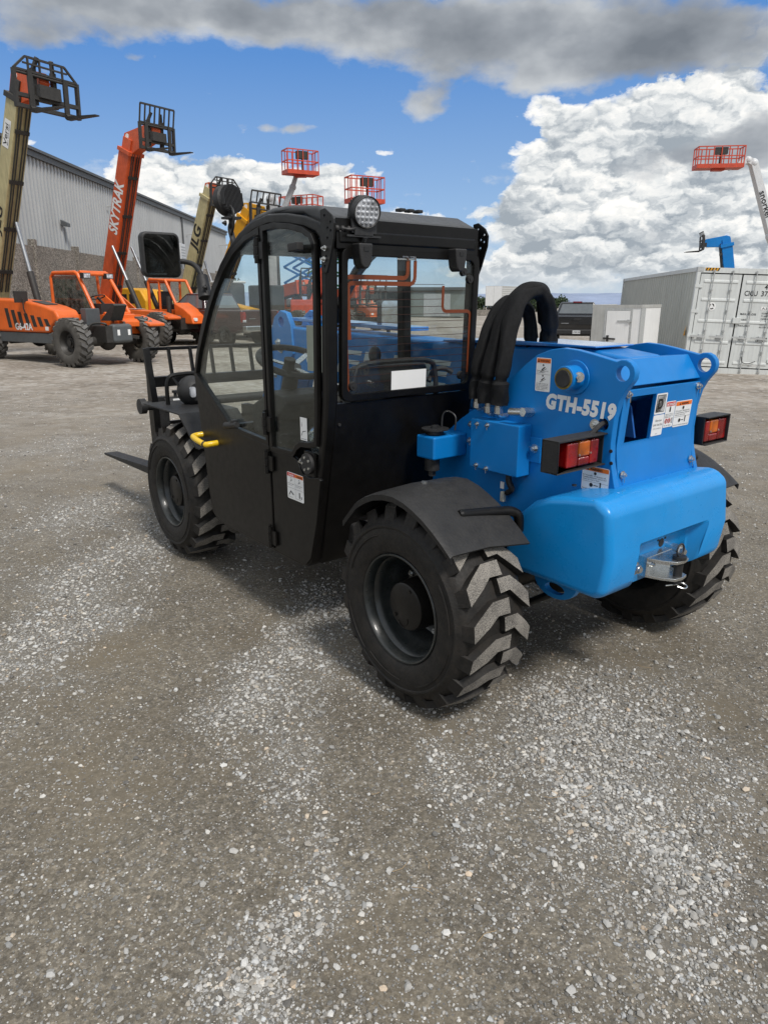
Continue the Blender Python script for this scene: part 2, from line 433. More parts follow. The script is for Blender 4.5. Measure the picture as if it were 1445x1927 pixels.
def wheel(parent, loc, side, rot0=0.0, name='wheel'):
    hw = thing(name, None, None, loc); hw.parent = parent
    tp = [(0.128, 0.206), (0.150, 0.214), (0.162, 0.228), (0.169, 0.262), (0.1705, 0.300), (0.167, 0.316), (0.171, 0.321), (0.171, 0.327), (0.164, 0.333),
          (0.158, 0.340), (0.150, 0.352), (0.130, 0.364), (0.06, 0.384)]
    prof = tp + [(-a, b) for a, b in reversed(tp)]
    t = MB(); t.mat(1); t.lathe([(a * side, b) for a, b in prof], n=72)
    del t.f[-2:]; del t.m[-2:]
    # inner tube of the casing left open at the bead; raised ring marks on the wall
    for r0, a0, a1 in ((0.292, 0.3, 1.2), (0.300, 2.5, 3.1), (0.300, 3.35, 4.3), (0.285, 4.6, 5.3), (0.303, 5.4, 6.1)):
        t.tube([(r0 * math.cos(a0 + (a1 - a0) * i / 14), side * 0.1715, r0 * math.sin(a0 + (a1 - a0) * i / 14)) for i in range(15)], 0.003, 5)
    for r0 in (0.246, 0.236):
        t.tube([(r0 * math.cos(2 * PI * i / 60), side * (0.1565 if r0 > .24 else .1545), r0 * math.sin(2 * PI * i / 60)) for i in range(60)], 0.0018, 5, closed=True)
    N = 19; RR = 0.412; st = 2 * PI * RR / N
    for k in range(N):
        j = lambda s: random.uniform(-s, s)
        ph = rot0 + 2 * PI * k / N + j(.006)
        lug_geo(t, RR, [(0.141, 0.012), (0.095, -0.026), (0.047, -0.062), (-0.022, -0.060)], 0.056, 0.030, 1.16, (0.166, 0.334), 0, 1, side, ph, .018)
        lug_geo(t, RR, [(-0.141, 0.022), (-0.090, -0.026), (-0.048, -0.066), (0.010, -0.066)], 0.052, 0.030, 1.16, (-0.166, 0.334), 0, 1, side, ph + PI / N, .018)
    t.build('tyre', [M['tread'], M['rubber']], hw)
    rm = MB()
    prof = [(0.156, 0.217), (0.160, 0.214), (0.159, 0.209), (0.150, 0.203), (0.118, 0.199), (0.112, 0.192), (0.085, 0.184), (0.060, 0.181), (0.045, 0.168), (0.020, 0.160), (-0.005, 0.155), (-0.020, 0.150), (-0.028, 0.132), (-0.024, 0.06), (-0.024, 0.0)]
    rm.lathe([(a * side, b) for a, b in prof], n=64)
    rm.lathe([(-0.128 * side, 0.212), (-0.156 * side, 0.217), (-0.13 * side, 0.20), (-0.03 * side, 0.165)], n=48)
    rm.f = [f for f in rm.f if len(f) == 4]; rm.m = [0] * len(rm.f)
    rm.build('rim', M['rim'], hw)
    hb = MB(); hb.lathe([(-0.024 * side, 0.104), (0.098 * side, 0.100), (0.120 * side, 0.094), (0.124 * side, 0.086), (0.124 * side, 0.0)], n=44)
    hb.cyl((0.055, .124 * side, -.05), (0.055, .128 * side, -.05), 0.008); hb.cyl((-0.03, .124 * side, .072), (-0.03, .129 * side, .072), 0.007)
    hb.tube([(0.03 * math.cos(q) + .01, .125 * side, -0.055 + 0.03 * math.sin(q)) for q in [PI * (0.9 + i * .12) for i in range(9)]], .0016, 5)
    hb.build('hub', M['black'], hw)
    for k in range(5):
        q = 2 * PI * k / 5 + rot0 + .5
        b = MB(); b.hexbolt((0.130 * math.cos(q), -0.024 * side, 0.130 * math.sin(q)), (0, side, 0), 0.013, 0.026)
        b.build('wheel_nut', M['zinc'], hw)
    v = MB(); q = 3.75 if side > 0 else 2.4
    v.cyl((0.165 * math.cos(q) * -1, 0.03 * side, 0.165 * math.sin(q)), (-0.150 * math.cos(q), 0.075 * side, 0.150 * math.sin(q)), 0.006, 0.0045, 10)
    v.cyl((-0.166 * math.cos(q), 0.026 * side, 0.166 * math.sin(q)), (-0.163 * math.cos(q), 0.036 * side, 0.163 * math.sin(q)), 0.012, 0.010, 12)
    v.build('valve_stem', M['zinc'], hw)
    return hw

wheel(ML, (0, 0.68, 0.412), 1, 0.13)
wheel(ML, (2.2, 0.68, 0.412), 1, 0.02)
wheel(ML, (-0.11, -0.665, 0.412), -1, 0.21)
wheel(ML, (2.2, -0.70, 0.412), -1, 0.3)

# ---------------------------------------------------------------- chassis, axles
c = MB()
c.box(-0.30, 2.55, -0.36, 0.05, 0.36, 0.66)
c.box(0.15, 1.9, 0.05, 0.30, 0.40, 0.60)
c.cyl((0, -0.60, .412), (0, 0.62, .412), 0.075, n=18); c.cyl((2.2, -0.62, .412), (2.2, 0.62, .412), 0.075, n=18)
c.sphere((0, -0.12, .412), 0.17, (1, 1, 1)); c.sphere((2.2, -0.12, .412), 0.17)
c.cyl((-0.09, .45, .412), (-0.09, .62, .412), 0.03); c.box(-0.12, 0.12, 0.48, 0.60, 0.30, 0.52)
c.tube([(-.25, .22, .40), (-.16, .28, .34), (.02, .3, .36), (.2, .28, .42)], .018, 8)
c.build('chassis', M['black'], ML, bevel=0.006)
e = MB()                                          # engine pod on the far side
e.prism([(0.35, .45), (1.55, .45), (1.62, .6), (1.55, .98), (1.2, 1.04), (0.35, 1.0)], 'y', -0.86, -0.47)
e.build('engine_cover', M['blue'], ML, bevel=0.035, seg=3)

# ---------------------------------------------------------------- blue rear frame plates
plate_top = [(0.605, .50), (0.605, .70), (0.590, .790), (0.548, .868), (0.490, .950), (0.40, 1.022), (0.30, 1.085), (0.20, 1.150), (0.125, 1.212), (0.045, 1.282), (-0.02, 1.330), (-0.085, 1.354),
             (-0.147, 1.364), (-0.21, 1.360), (-0.28, 1.349), (-0.39, 1.328)]
plate = plate_top + [(-0.418 + .050 * math.cos(a), 1.287 + .050 * math.sin(a)) for a in [R(q) for q in (75, 100, 125, 150, 175, 200, 222)]] + \
        [(-0.432, 1.222), (-0.414, 1.185), (-0.400, 1.12), (-0.396, 1.03), (-0.402, .96), (-0.424, .88), (-0.452, .80), (-0.452, .52)]
def frame_plate(y0, y1):
    p = MB(); p.prism(plate, 'y', y0, y1)
    o = p.build('frame_plate', M['blue'], ML, bevel=0.004, seg=2)
    k = MB(); k.cyl((-0.418, y0 - .05, 1.287), (-0.418, y1 + .05, 1.287), 0.029, n=28)
    if y0 > 0: k.cyl((-0.355, y0 - .05, 1.094), (-0.355, y1 + .05, 1.094), 0.024, n=20)
    cut = k.build('cut', M['blue'], ML); boolean(o, cut); return o
fp = frame_plate(0.110, 0.142)
frame_plate(-0.452, -0.424)
# sleeve of the boom pivot pin with its rusty end
s = MB(); s.cyl((-0.215, .142, 1.257), (-0.215, .150, 1.257), .066, n=32); s.cyl((-0.215, .14, 1.257), (-0.215, .215, 1.257), .047, n=32)
pv = s.build('pivot_sleeve', M['blue'], ML, bevel=0.004)
s = MB(); s.cyl((-0.215, .213, 1.257), (-0.215, .2175, 1.257), .0405, n=32); s.build('rust_ring', M['rust'], pv)
s = MB(); s.cyl((-0.215, .213, 1.257), (-0.215, .2225, 1.257), .033, n=28); s.build('pin_end', M['darksteel'], pv, bevel=.003)
s = MB(); s.hexbolt((-0.262, .185, 1.265), (-.75, .65, 0), .013, .012); s.build('bolt', M['zinc'], pv)
# cross pieces between the plates
h = MB()
h.prism([(-0.250, 1.318), (-0.345, 1.326), (-0.408, 1.236), (-0.400, 1.232), (-0.340, 1.312), (-0.25, 1.306)], 'y', -0.424, 0.110)
h.build('hood_bar', M['blue'], ML, bevel=0.003)
h = MB(); h.cyl((-.215, -.424, 1.257), (-.215, .11, 1.257), .05, n=24); h.box(-0.30, .0, -.42, .10, .70, .73)
h.prism([(-.1, .75), (-.1, 1.2), (-.13, 1.2), (-.13, .75)], 'y', -.42, .10)
h.build('cross_member', M['bluedk'], ML)
pp = [(-0.412, 1.222), (-0.398, 1.005), (-0.432, 0.79), (-0.420, 0.79), (-0.386, 1.005), (-0.398, 1.222)]
h = MB(); h.prism(pp, 'y', -0.424, 0.106)
hp = h.build('rear_panel', M['blue'], ML, bevel=0.002)
k = MB(); k.box(-.5, -.3, -0.108, 0.064, 1.018, 1.196)
cut = k.build('cut', M['blue'], None); boolean(hp, cut)
for (y, z) in ((.088, 1.208), (.084, .905), (-.405, 1.205), (-.405, .90)):
    s = MB(); zx = -.412 if z > 1 else -.418
    s.hexbolt((zx, y, z), (-1, 0, 0), .010, .009); s.tube([(zx - .012, y, z - .006), (zx - .010, y - .004, z - .03)], .002, 6); s.build('panel_bolt', M['zinc'], hp)
h = MB()                                         # fuel hose and bracket seen in the opening of the panel
h.tube(smooth_path([(-.30, .06, 1.02), (-.33, .04, 1.055), (-.33, 0.0, 1.09), (-.28, -.05, 1.08)]), .028, 12)
h.tube([(-.34, .03 + .0 * i, 1.035 + .012 * i) for i in range(5)], [.034, .03, .034, .03, .034], 12)
h.build('filler_hose', M['blackmat'], ML)
h = MB(); h.prism([(-.10, 1.02), (-.36, 1.02), (-.33, 1.14), (-.25, 1.21), (-.10, 1.21)], 'y', -.075, -.065); h.build('inner_bracket', M['bluedk'], ML)
h = MB(); h.sphere((-.345, .06, 1.028), .022, (1, 1.6, .6)); h.build('filler_clamp', M['zinc'], ML)
for (x, z) in ((-.412, 1.0), (-.418, .955)):
    s = MB(); s.cyl((x + .012, .142, z), (x + .012, .146, z), .007, n=12); s.build('rubber_plug', M['blackmat'], fp)

# lettering and warning stickers
def sticker(parent, o, xd, yd, w, h, items, label=None):
    """white plate; items: ('q',x,y,w,h,mat) and ('t',text,x,y,size,mat,bold,width) in metres from the lower left corner"""
    d = MB(); nn = Vector(xd).normalized().cross(Vector(yd).normalized()); X = Vector(xd).normalized(); Y = Vector(yd).normalized(); o = Vector(o)
    rr = min(w, h) * .06
    pts = []
    for cx_, cy_, a0 in ((w - rr, h - rr, 0), (rr, h - rr, 90), (rr, rr, 180), (w - rr, rr, 270)):
        pts += [o + X * (cx_ + rr * math.cos(R(a0 + q))) + Y * (cy_ + rr * math.sin(R(a0 + q))) + nn * .0012 for q in (0, 45, 90)]
    d.add(pts, [tuple(range(len(pts)))], 0)
    d.add([p - nn * .0016 for p in pts], [tuple(reversed(range(len(pts))))], 0)
    for it in items:
        if it[0] == 'q': d.quad(o + X * it[1] + Y * it[2], X, Y, it[3], it[4], it[5], .0019)
        elif it[0] == 'c':
            ps = [o + X * (it[1] + it[3] * math.cos(2 * PI * k / 14)) + Y * (it[2] + it[3] * math.sin(2 * PI * k / 14)) + nn * .0022 for k in range(14)]
            d.add(ps, [tuple(range(14))], it[4])
        elif it[0] == 'p':
            d.add([o + X * a + Y * b + nn * .0022 for a, b in it[1]], [tuple(range(len(it[1])))], it[2])
        else:
            d.text(it[1], o + X * it[2] + Y * it[3], X, Y, it[4], it[5], it[6], 0, it[7], .0025)
    ob = d.build('warning_sticker', [M['white'], M['orange'], M['redst'], M['ink'], M['amberlens']], parent, recalc=False, flat=True)
    if label: ob['label'] = label
    return ob
def lines(x, y, w, n, step, size, words):
    return [('t', words[i % len(words)], x, y - i * step, size, 3, 0.0, w * (0.98 if i < n - 1 else .7)) for i in range(n)]
W1 = ['Crush hazard.', 'Contact between wheel and', 'chassis can result in death', 'or serious injury.']
t = MB(); t.text('GTH-5519', (-0.082, .1432, 1.128), (-1, 0, -.03), (0, 0, 1), .078, 0, .060, .12, .325, 0, 'L', 1.10)
t.build('model_lettering', M['white'], fp, recalc=False, flat=True)
XL = (-1, 0, 0); ZU = (0, 0, 1)
def man(x, y, s):     # falling figure pictogram
    return [('c', x, y + s * .8, s * .22, 3), ('p', [(x - s * .5, y - s * .2), (x + s * .5, y + .45 * s), (x + s * .6, y + .25 * s), (x - s * .4, y - s * .45)], 3), ('p', [(x - s * .9, y - s * .75), (x + s, y + s * .1), (x + s, y), (x - s * .9, y - s * .88)], 3)]
sticker(fp, (-0.022, .142, 1.189), XL, ZU, .074, .132,
        [('q', .003, .112, .068, .017, 1), ('t', 'WARNING', .018, .1155, .013, 3, .02, .048), ('p', [(.006, .115), (.016, .115), (.011, .126)], 3)] + man(.036, .09, .017) +
        [('q', .003, .067, .068, .0008, 3)] + lines(.005, .079, .06, 2, .006, .006, ['Fall hazard.', 'Do not climb here.']) + man(.036, .049, .016) +
        lines(.005, .029, .062, 5, .006, .006, ['Crush hazard.', 'Keep clear of moving boom.', 'Death or serious injury', 'can result.']), 'white and orange WARNING sticker with two pictograms')
sticker(fp, (-0.281, .142, .832), XL, ZU, .122, .098,
        [('q', .003, .079, .116, .016, 1), ('t', 'WARNING', .035, .082, .013, 3, .02, .056), ('p', [(.020, .081), (.032, .081), (.026, .092)], 3), ('c', .06, .071, .006, 3)] +
        lines(.005, .058, .108, 3, .008, .008, W1) + [('q', .003, .036, .116, .0008, 3), ('c', .045, .024, .008, 3), ('q', .056, .0225, .02, .003, 3), ('q', .083, .015, .006, .018, 3), ('c', .086, .036, .004, 3), ('t', 'Stay clear of machine during operation', .005, .006, .007, 3, 0, .11)],
        'white and orange WARNING sticker below the tail light')
# stickers on the rear panel (facing backwards)
YR = (0, -1, 0); ZP = (-.0645, 0, 1)
def pan(y, z): return (-.412 + (1.222 - z) * .0645, y, z)
sticker(hp, pan(-.1115, 1.112), YR, ZP, .076, .082,
        [('q', .006, .008, .060, .068, 3), ('q', .0085, .0105, .055, .063, 0), ('t', 'D', .016, .022, .055, 3, .04, .036), ('q', .030, .032, .010, .018, 0), ('q', .032, .034, .006, .010, 3), ('t', 'BIO', .030, .0125, .007, 3, .0, .012)], 'white sticker with a black D and fuel pump')
sticker(hp, pan(-.1115, 1.026), YR, ZP, .076, .083,
        [('t', 'Ultra Low', .016, .057, .012, 3, 0, .045), ('t', 'Sulfur Fuel Only', .006, .040, .012, 3, 0, .064), ('t', 'ULSD recommended only', .008, .027, .006, 3, 0, .056), ('t', '0 0112', .03, .006, .005, 3, 0, .014)], 'white Ultra Low Sulfur Fuel Only sticker')
sticker(hp, pan(-.190, 1.052), YR, ZP, .068, .105,
        [('q', .003, .086, .062, .016, 2), ('t', 'DANGER', .017, .089, .013, 0, .02, .046), ('p', [(.005, .089), (.015, .089), (.010, .099)], 0), ('q', .028, .062, .010, .018, 3), ('q', .030, .080, .006, .004, 3)] +
        lines(.005, .052, .056, 3, .006, .006, ['Explosion hazard.', 'Ignition sources can', 'ignite fuel vapors.']) + [('c', .016, .026, .010, 2), ('c', .016, .026, .0082, 0), ('c', .037, .026, .010, 2), ('c', .037, .026, .0082, 0), ('q', .052, .016, .010, .020, 3), ('q', .0535, .0175, .007, .017, 0), ('q', .013, .021, .005, .011, 3), ('q', .034, .021, .005, .011, 3), ('t', 'No open flame.', .005, .006, .007, 3, 0, .05)], 'white and red DANGER sticker')
sticker(hp, pan(-.261, 1.046), YR, ZP, .122, .106,
        [('q', .003, .087, .116, .016, 1), ('t', 'WARNING', .040, .090, .013, 3, .02, .056), ('p', [(.026, .089), (.037, .089), (.0315, .100)], 3), ('c', .06, .077, .007, 3)] +
        lines(.005, .063, .108, 3, .008, .008, W1) + [('q', .003, .041, .116, .0008, 3), ('c', .045, .026, .008, 3), ('q', .056, .0245, .02, .003, 3), ('q', .083, .017, .006, .018, 3), ('c', .086, .038, .004, 3), ('t', 'Stay clear of machine during operation', .005, .006, .007, 3, 0, .11)], 'wide white and orange WARNING sticker')

# ---------------------------------------------------------------- cast rear weight
b = MB()
side = [(-0.085, .52), (-0.085, .575), (-0.105, .66), (-0.15, .74), (-0.215, .80), (-0.29, .835), (-0.37, .852), (-0.50, .872), (-0.560, .835), (-0.580, .66), (-0.56, .515), (-0.52, .497), (-0.12, .497)]
b.prism(side, 'y', -.475, .355)
bw = b.build('counterweight', M['bumper'], ML, bevel=0.030, seg=4, angle=40)
k = MB(); k.add([(-.70, .205, .46), (-.70, -.36, .46), (-.70, -.41, .775), (-.70, .19, .775), (-.512, .165, .46), (-.512, -.27, .46), (-.512, -.27, .645), (-.512, .165, .645)],
                [(0, 1, 2, 3), (7, 6, 5, 4), (0, 4, 5, 1), (1, 5, 6, 2), (2, 6, 7, 3), (3, 7, 4, 0)])
cut = k.build('cut', M['bumper'], None, bevel=.012, seg=3); boolean(bw, cut)
s = MB(); s.cyl((-.32, .24, .866), (-.32, .24, .872), .009, n=14); s.build('plug', M['darksteel'], bw)
for (y, z) in ((.135, .575), (-.175, .575)):
    s = MB(); s.cyl((-.510, y, z), (-.546, y, z), .026, n=20); s.cyl((-.546, y, z), (-.563, y, z), .0175, n=6); s.cyl((-.563, y, z), (-.570, y, z), .012, n=12); s.build('bolt', M['zinc'], bw)
s = MB(); s.cyl((-.510, -.085, .622), (-.514, -.085, .622), .018, n=16); s.cyl((-.510, -.06, .638), (-.515, -.06, .638), .006, n=10); s.cyl((-.51, -.11, .638), (-.515, -.11, .638), .006, n=10)
s.build('cable_port', M['blackmat'], bw)
t = MB()
t.box(-.546, -.508, -.115, .060, .520, .600)
for z in (.592, .524):
    t.prism([(-.54, .055), (-.54, -.11), (-.60, -.085), (-.640, -.070)] + [(-.648 + .0, -.03)] + [(-.640, .010), (-.60, .035)], 'z', z - .006, z + .006)
tw = t.build('tow_hitch', M['zinc'], ML, bevel=.002)
s = MB(); s.cyl((-.625, -.03, .500), (-.625, -.03, .61), .017, n=20); s.cyl((-.625, -.03, .598), (-.625, -.03, .612), .026, n=20); s.build('hitch_pin', M['darksteel'], tw, bevel=.002)
s = MB(); s.tube([(-.625, -.03 + .024 * math.cos(q), .634 + .024 * math.sin(q)) for q in [2 * PI * i / 24 for i in range(24)]], .0035, 8, closed=True); s.build('pull_ring', M['darksteel'], tw)
s = MB(); s.tube(smooth_path([(-.61, .02, .497), (-.625, -.03, .494), (-.625, -.07, .490), (-.645, -.075, .482), (-.65, -.05, .480), (-.63, -.03, .487)]), .0028, 6); s.build('hairpin_clip', M['zinc'], tw)
s = MB(); s.hexbolt((-.546, .035, .572), (-1, 0, 0), .011, .010); s.build('bolt', M['zinc'], tw)
t = MB()                                         # tie down eye below the weight
t.ring([(-.27 + .105 * math.cos(q), .465 + .075 * math.sin(q)) for q in [2 * PI * i / 24 for i in range(24)]], [(-.27 + .048 * math.cos(q), .432 + .022 * math.sin(q)) for q in [2 * PI * i / 24 for i in range(24)]], 'y', .22, .25)
t.build('tie_down_eye', M['bumper'], ML, bevel=.003)

# ---------------------------------------------------------------- tail lights
def tail_light(y0, sg, x0=-0.335, w=.285, lo=.062):
    """frame sticks out sideways from the plate; the lamp faces backwards"""
    z0, z1 = .945, 1.066; f = MB()
    y1 = y0 + sg * w
    f.box(x0 - .045, x0 + .03, min(y0, y1), max(y0, y1), z1 - .005, z1)
    f.box(x0 - .045, x0 + .03, min(y0, y1), max(y0, y1), z0, z0 + .005)
    f.box(x0 - .045, x0 + .03, min(y1, y1 - sg * .005), max(y1, y1 - sg * .005), z0 + .005, z1 - .005)
    f.box(x0 - .03, x0 + .03, min(y0, y0 + sg * .005), max(y0, y0 + sg * .005), z0 + .005, z1 - .005)
    f.box(x0 + .018, x0 + .03, min(y0 + sg * .07, y1 - sg * .005), max(y0 + sg * .07, y1 - sg * .005), z0 + .005, z1 - .005)
    o = f.build('tail_light', M['blackmat'], ML, bevel=.0015)
    b0 = y1 - sg * lo; segs = [('redlens', 0, .068, 0, 1), ('amberlens', .068, .138, .36, 1), ('redlens', .068, .138, 0, .355), ('redlens', .138, min(.190, w - lo - .006), 0, 1)]
    for mt, a, bb, q0, q1 in segs:
        l = MB(); ya, yb = b0 - sg * a, b0 - sg * bb; zz0, zz1 = z0 + .012, z1 - .016; hh = zz1 - zz0
        l.box(x0 - .035, x0 + .018, min(ya, yb) + .0008, max(ya, yb) - .0008, zz0 + hh * q0, zz0 + hh * q1); l.build('lamp_lens', M[mt], o, bevel=.008, seg=3)
    s = MB()
    for q in (.070, .136): s.cyl((x0 - .036, b0 - sg * q, (z0 + z1) / 2 - .004), (x0 - .039, b0 - sg * q, (z0 + z1) / 2 - .004), .004, n=10)
    s.build('screw', M['zinc'], o); return o
tail_light(.142, 1)
tail_light(-.495, -1, -.385, .185, .004)
s = MB(); s.hexbolt((-.32, .142, 1.09), (0, 1, 0), .014, .012); s.build('bolt', M['zinc'], fp)
s = MB(); s.tube(smooth_path([(-.355, .10, 1.10), (-.352, .15, 1.095), (-.34, .19, 1.06), (-.32, .22, 1.02)]), .010, 8); s.build('lamp_cable', M['blackmat'], ML)

# ---------------------------------------------------------------- electric box, cab mount, cable
q = MB(); q.box(-.018, .258, .142, .222, .835, 1.050)
eb = q.build('electric_box', M['blue'], ML, bevel=.006, seg=2)
for (x, z) in ((.215, 1.030), (.155, 1.032), (.212, .850), (.152, .845)):
    s = MB(); s.hexbolt((x, .222, z), (0, 1, 0), .0065, .007); s.tube([(x, .231, z), (x - .003, .231, z - .02)], .0018, 5); s.build('bolt', M['zinc'], eb)
s = MB(); s.box(-.075, -.016, .142, .150, .895, 1.00); tb = s.build('box_tab', M['blue'], ML, bevel=.003)
s = MB(); s.hexbolt((-.045, .150, .955), (0, 1, 0), .012, .012); s.build('bolt', M['zinc'], tb)
for (x, z) in ((.330, 1.005), (.335, .93), (.32, .915), (-.01, .956)):
    s = MB(); s.hexbolt((x, .142, z), (0, 1, 0), .010, .010); s.build('bolt', M['zinc'], fp)
q = MB(); q.box(.355, .475, .142, .345, .858, .962)
cm = q.build('cab_mount', M['blue'], ML, bevel=.010, seg=3)
s = MB(); s.cyl((.415, .285, .962), (.415, .285, .985), .038, n=24); s.cyl((.415, .30, .80), (.415, .30, .858), .034, n=24); s.build('rubber_bush', M['blackmat'], cm, bevel=.004)
s = MB(); s.cyl((.415, .285, .985), (.415, .285, .991), .062, n=28); s.cyl((.415, .285, .991), (.415, .285, 1.003), .019, n=6); s.cyl((.415, .3, .775), (.415, .3, .80), .018, n=6); s.build('mount_washer', M['darksteel'], cm)
s = MB(); s.tube(smooth_path([(.41, .25, .99), (.41, .245, 1.045), (.39, .235, 1.065), (.35, .225, 1.045), (.345, .23, .985)]), .004, 7); s.build('lock_wire', M['darksteel'], cm)
s = MB(); s.tube(smooth_path([(.07, .17, .84), (.065, .175, .80), (.05, .17, .765), (.08, .165, .74)]), .013, 9); cb = s.build('wiring_loom', M['blackmat'], ML)
s = MB(); s.box(.085, .105, .178, .182, .76, .79); s.build('cable_tag', M['white'], cb)
s = MB(); s.box(.088, .108, .160, .178, .700, .745); s.build('connector', M['cream'], cb, bevel=.003)

# ---------------------------------------------------------------- fenders
def fender(y_out, y_in, x_off=0.0, name='fender'):
    base = [(0.305, .700), (0.285, .722), (0.217, .793), (0.165, .825), (0.109, .850), (0.05, .864), (-0.01, .868), (-0.07, .858), (-0.119, .842), (-0.17, .820), (-0.223, .790), (-0.272, .757), (-0.317, .722)]
    f = MB(); n = len(base)
    sg = 1 if y_out > y_in else -1
    secs = [(y_out, -.026), (y_out + sg * .003, -.004), (y_out - sg * .008, .002), (y_out - sg * .03, .004), ((y_out + y_in) / 2, .012), (y_in, .006)]
    v = []
    for q_, (x, z) in enumerate(base):
        dn = max(0, q_ - 6) / 6 * .030
        v += [(x + x_off + (-.022 * max(0, q_ - 6) / 6 if y == y_in else 0), y, z + dz - dn * abs(y - y_out) / .37) for y, dz in secs]
    k = len(secs); fs = [(i * k + j, i * k + j + 1, (i + 1) * k + j + 1, (i + 1) * k + j) for i in range(n - 1) for j in range(k - 1)]
    f.add(v, fs)
    o = f.build(name, M['fender'], ML)
    md = o.modifiers.new('thick', 'SOLIDIFY'); md.thickness = .008; md.offset = -1
    dg = bpy.context.evaluated_depsgraph_get(); me = bpy.data.meshes.new_from_object(o.evaluated_get(dg)); o.modifiers.clear(); old = o.data; o.data = me; bpy.data.meshes.remove(old)
    me.name = name; me.polygons.foreach_set('use_smooth', [True] * len(me.polygons)); me.set_sharp_from_angle(angle=R(38))
    s = MB(); s.cyl((.03 + x_off, (y_out + y_in) / 2, .877), (.03 + x_off, (y_out + y_in) / 2, .884), .012, n=14); s.build('rivet', M['zinc'], o)
    return o
fd = fender(.872, .50)
s = MB(); s.tube(smooth_path([(-.185, .70, .806), (-.196, .62, .800), (-.215, .52, .793), (-.228, .475, .786), (-.240, .455, .765), (-.240, .45, .71)], 5), .019, 14)
s.cyl((-.184, .712, .807), (-.185, .70, .806), .016, .019, 14); s.build('fender_bracket', M['black'], ML)
fender(-.86, -.50, -.11)
s = MB(); s.tube(smooth_path([(-.27, -.72, .842), (-.273, -.62, .842), (-.276, -.50, .842), (-.285, -.44, .840), (-.31, -.42, .815)], 5), .019, 14); s.build('fender_bracket', M['black'], ML)
# ================================================================== cab
M['wire'] = mat('dark brown heater wire', (0.035, 0.012, 0.007), .5)
def rx(z):            # rear face of the cab leans forward towards the bottom
    pts = [(.36, .665), (.41, .640), (.975, .530), (1.14, .505), (1.836, .485)]
    for (z0, a), (z1, b) in zip(pts, pts[1:]):
        if z <= z1: return a + (b - a) * max(0, (z - z0) / (z1 - z0))
    return .485
YL, YR_ = .80, -.040          # outer left and right faces
outl = [(.665, .40), (.700, .362), (.79, .352), (1.54, .352), (1.64, .368), (1.69, .395), (1.715, .50), (1.805, 1.160), (1.76, 1.27), (1.68, 1.40), (1.60, 1.51), (1.50, 1.62), (1.41, 1.705), (1.31, 1.775), (1.20, 1.832),
        (1.07, 1.872), (.93, 1.890), (.78, 1.880), (.64, 1.858), (.545, 1.830), (.500, 1.795), (.488, 1.70), (.505, 1.14), (.530, .975)]
inn = offset_poly(outl, .042)
cf = MB()
cf.ring(outl, inn, 'y', YL - .055, YL); cf.ring(outl, inn, 'y', YR_, YR_ + .055)
cf.box(.70, 1.66, YR_ + .055, YL - .055, .362, .402)                      # floor
cf.prism([(1.700, .42), (1.752, .84), (1.722, .84), (1.665, .42)], 'y', YR_ + .055, YL - .055)     # front wall below the windscreen
cf.bar((.975, YR_ + .028, .36), (1.0, YR_ + .028, 1.86), .055, .055, (0, 1, 0))
cf.box(1.02, 1.66, YR_ + .01, YR_ + .03, .39, .95)
for x, z in ((1.275, 1.765), (1.735, .85)): cf.bar((x, YR_ + .05, z), (x, YL - .05, z), .05, .04)
cf.bar((.515, YR_ + .05, 1.775), (.515, YL - .05, 1.775), .05, .09, (1, 0, 0))
cf.build('cab_frame', M['black'], ML, bevel=.010, seg=3, angle=40)
# roof
rf = MB()
prof = [(.492, 1.752), (.486, 1.836), (.500, 1.850), (.60, 1.895), (.80, 1.915), (.95, 1.918), (1.10, 1.900), (1.22, 1.860), (1.32, 1.800), (1.30, 1.775), (1.19, 1.832), (1.07, 1.870), (.93, 1.886), (.70, 1.870), (.53, 1.80), (.53, 1.752)]
rf.prism(prof, 'y', YR_ + .03, YL - .035)
roof = rf.build('roof', M['roof'], ML, bevel=.022, seg=3, angle=50)
s = MB(); s.box(.4755, .4865, YR_ + .035, YL - .04, 1.732, 1.842); s.build('roof_trim', M['black'], roof, bevel=.002)
for q in range(3): s = MB(); s.box(.66, .70, .16 + q * .05, .19 + q * .05, 1.912, 1.925); s.build('roof_clip', M['blackmat'], roof, bevel=.003)
# roof guard bars, seen through the glass
for k, y in enumerate((.14, .37, .60)):
    s = MB(); s.tube([(.56, y, 1.835), (.93, y, 1.862), (1.19, y, 1.81), (1.31, y, 1.75)], .014, 8); s.build('guard_bar', M['black'], roof)
# rear wall below the window
rw = MB(); zs = [.385, .41, .70, .975, 1.10, 1.128]
v = [(rx(z) - .002, y, z) for z in zs for y in (YR_ + .02, YL - .045)] + [(rx(z) + .02, y, z) for z in zs for y in (YR_ + .02, YL - .045)]
o2 = len(zs) * 2
fs = [(2 * i, 2 * i + 1, 2 * i + 3, 2 * i + 2) for i in range(len(zs) - 1)] + [(o2 + 2 * i, o2 + 2 * i + 2, o2 + 2 * i + 3, o2 + 2 * i + 1) for i in range(len(zs) - 1)]
fs += [(o2 - 2, o2 - 1, 2 * o2 - 1, 2 * o2 - 2), (0, o2, o2 + 1, 1)] + [(2 * i, 2 * i + 2, o2 + 2 * i + 2, o2 + 2 * i) for i in range(len(zs) - 1)] + [(2 * i + 1, o2 + 2 * i + 1, o2 + 2 * i + 3, 2 * i + 3) for i in range(len(zs) - 1)]
rw.add(v, fs)
rwo = rw.build('rear_wall', M['black'], ML)
s = MB(); s.cyl((rx(.80) - .002, .20, .80), (rx(.80) - .008, .20, .80), .008, n=12); s.cyl((rx(1.04) - .002, .765 - .03, 1.04), (rx(1.04) - .008, .765 - .03, 1.04), .007, n=10); s.build('bolt', M['blackmat'], rwo)
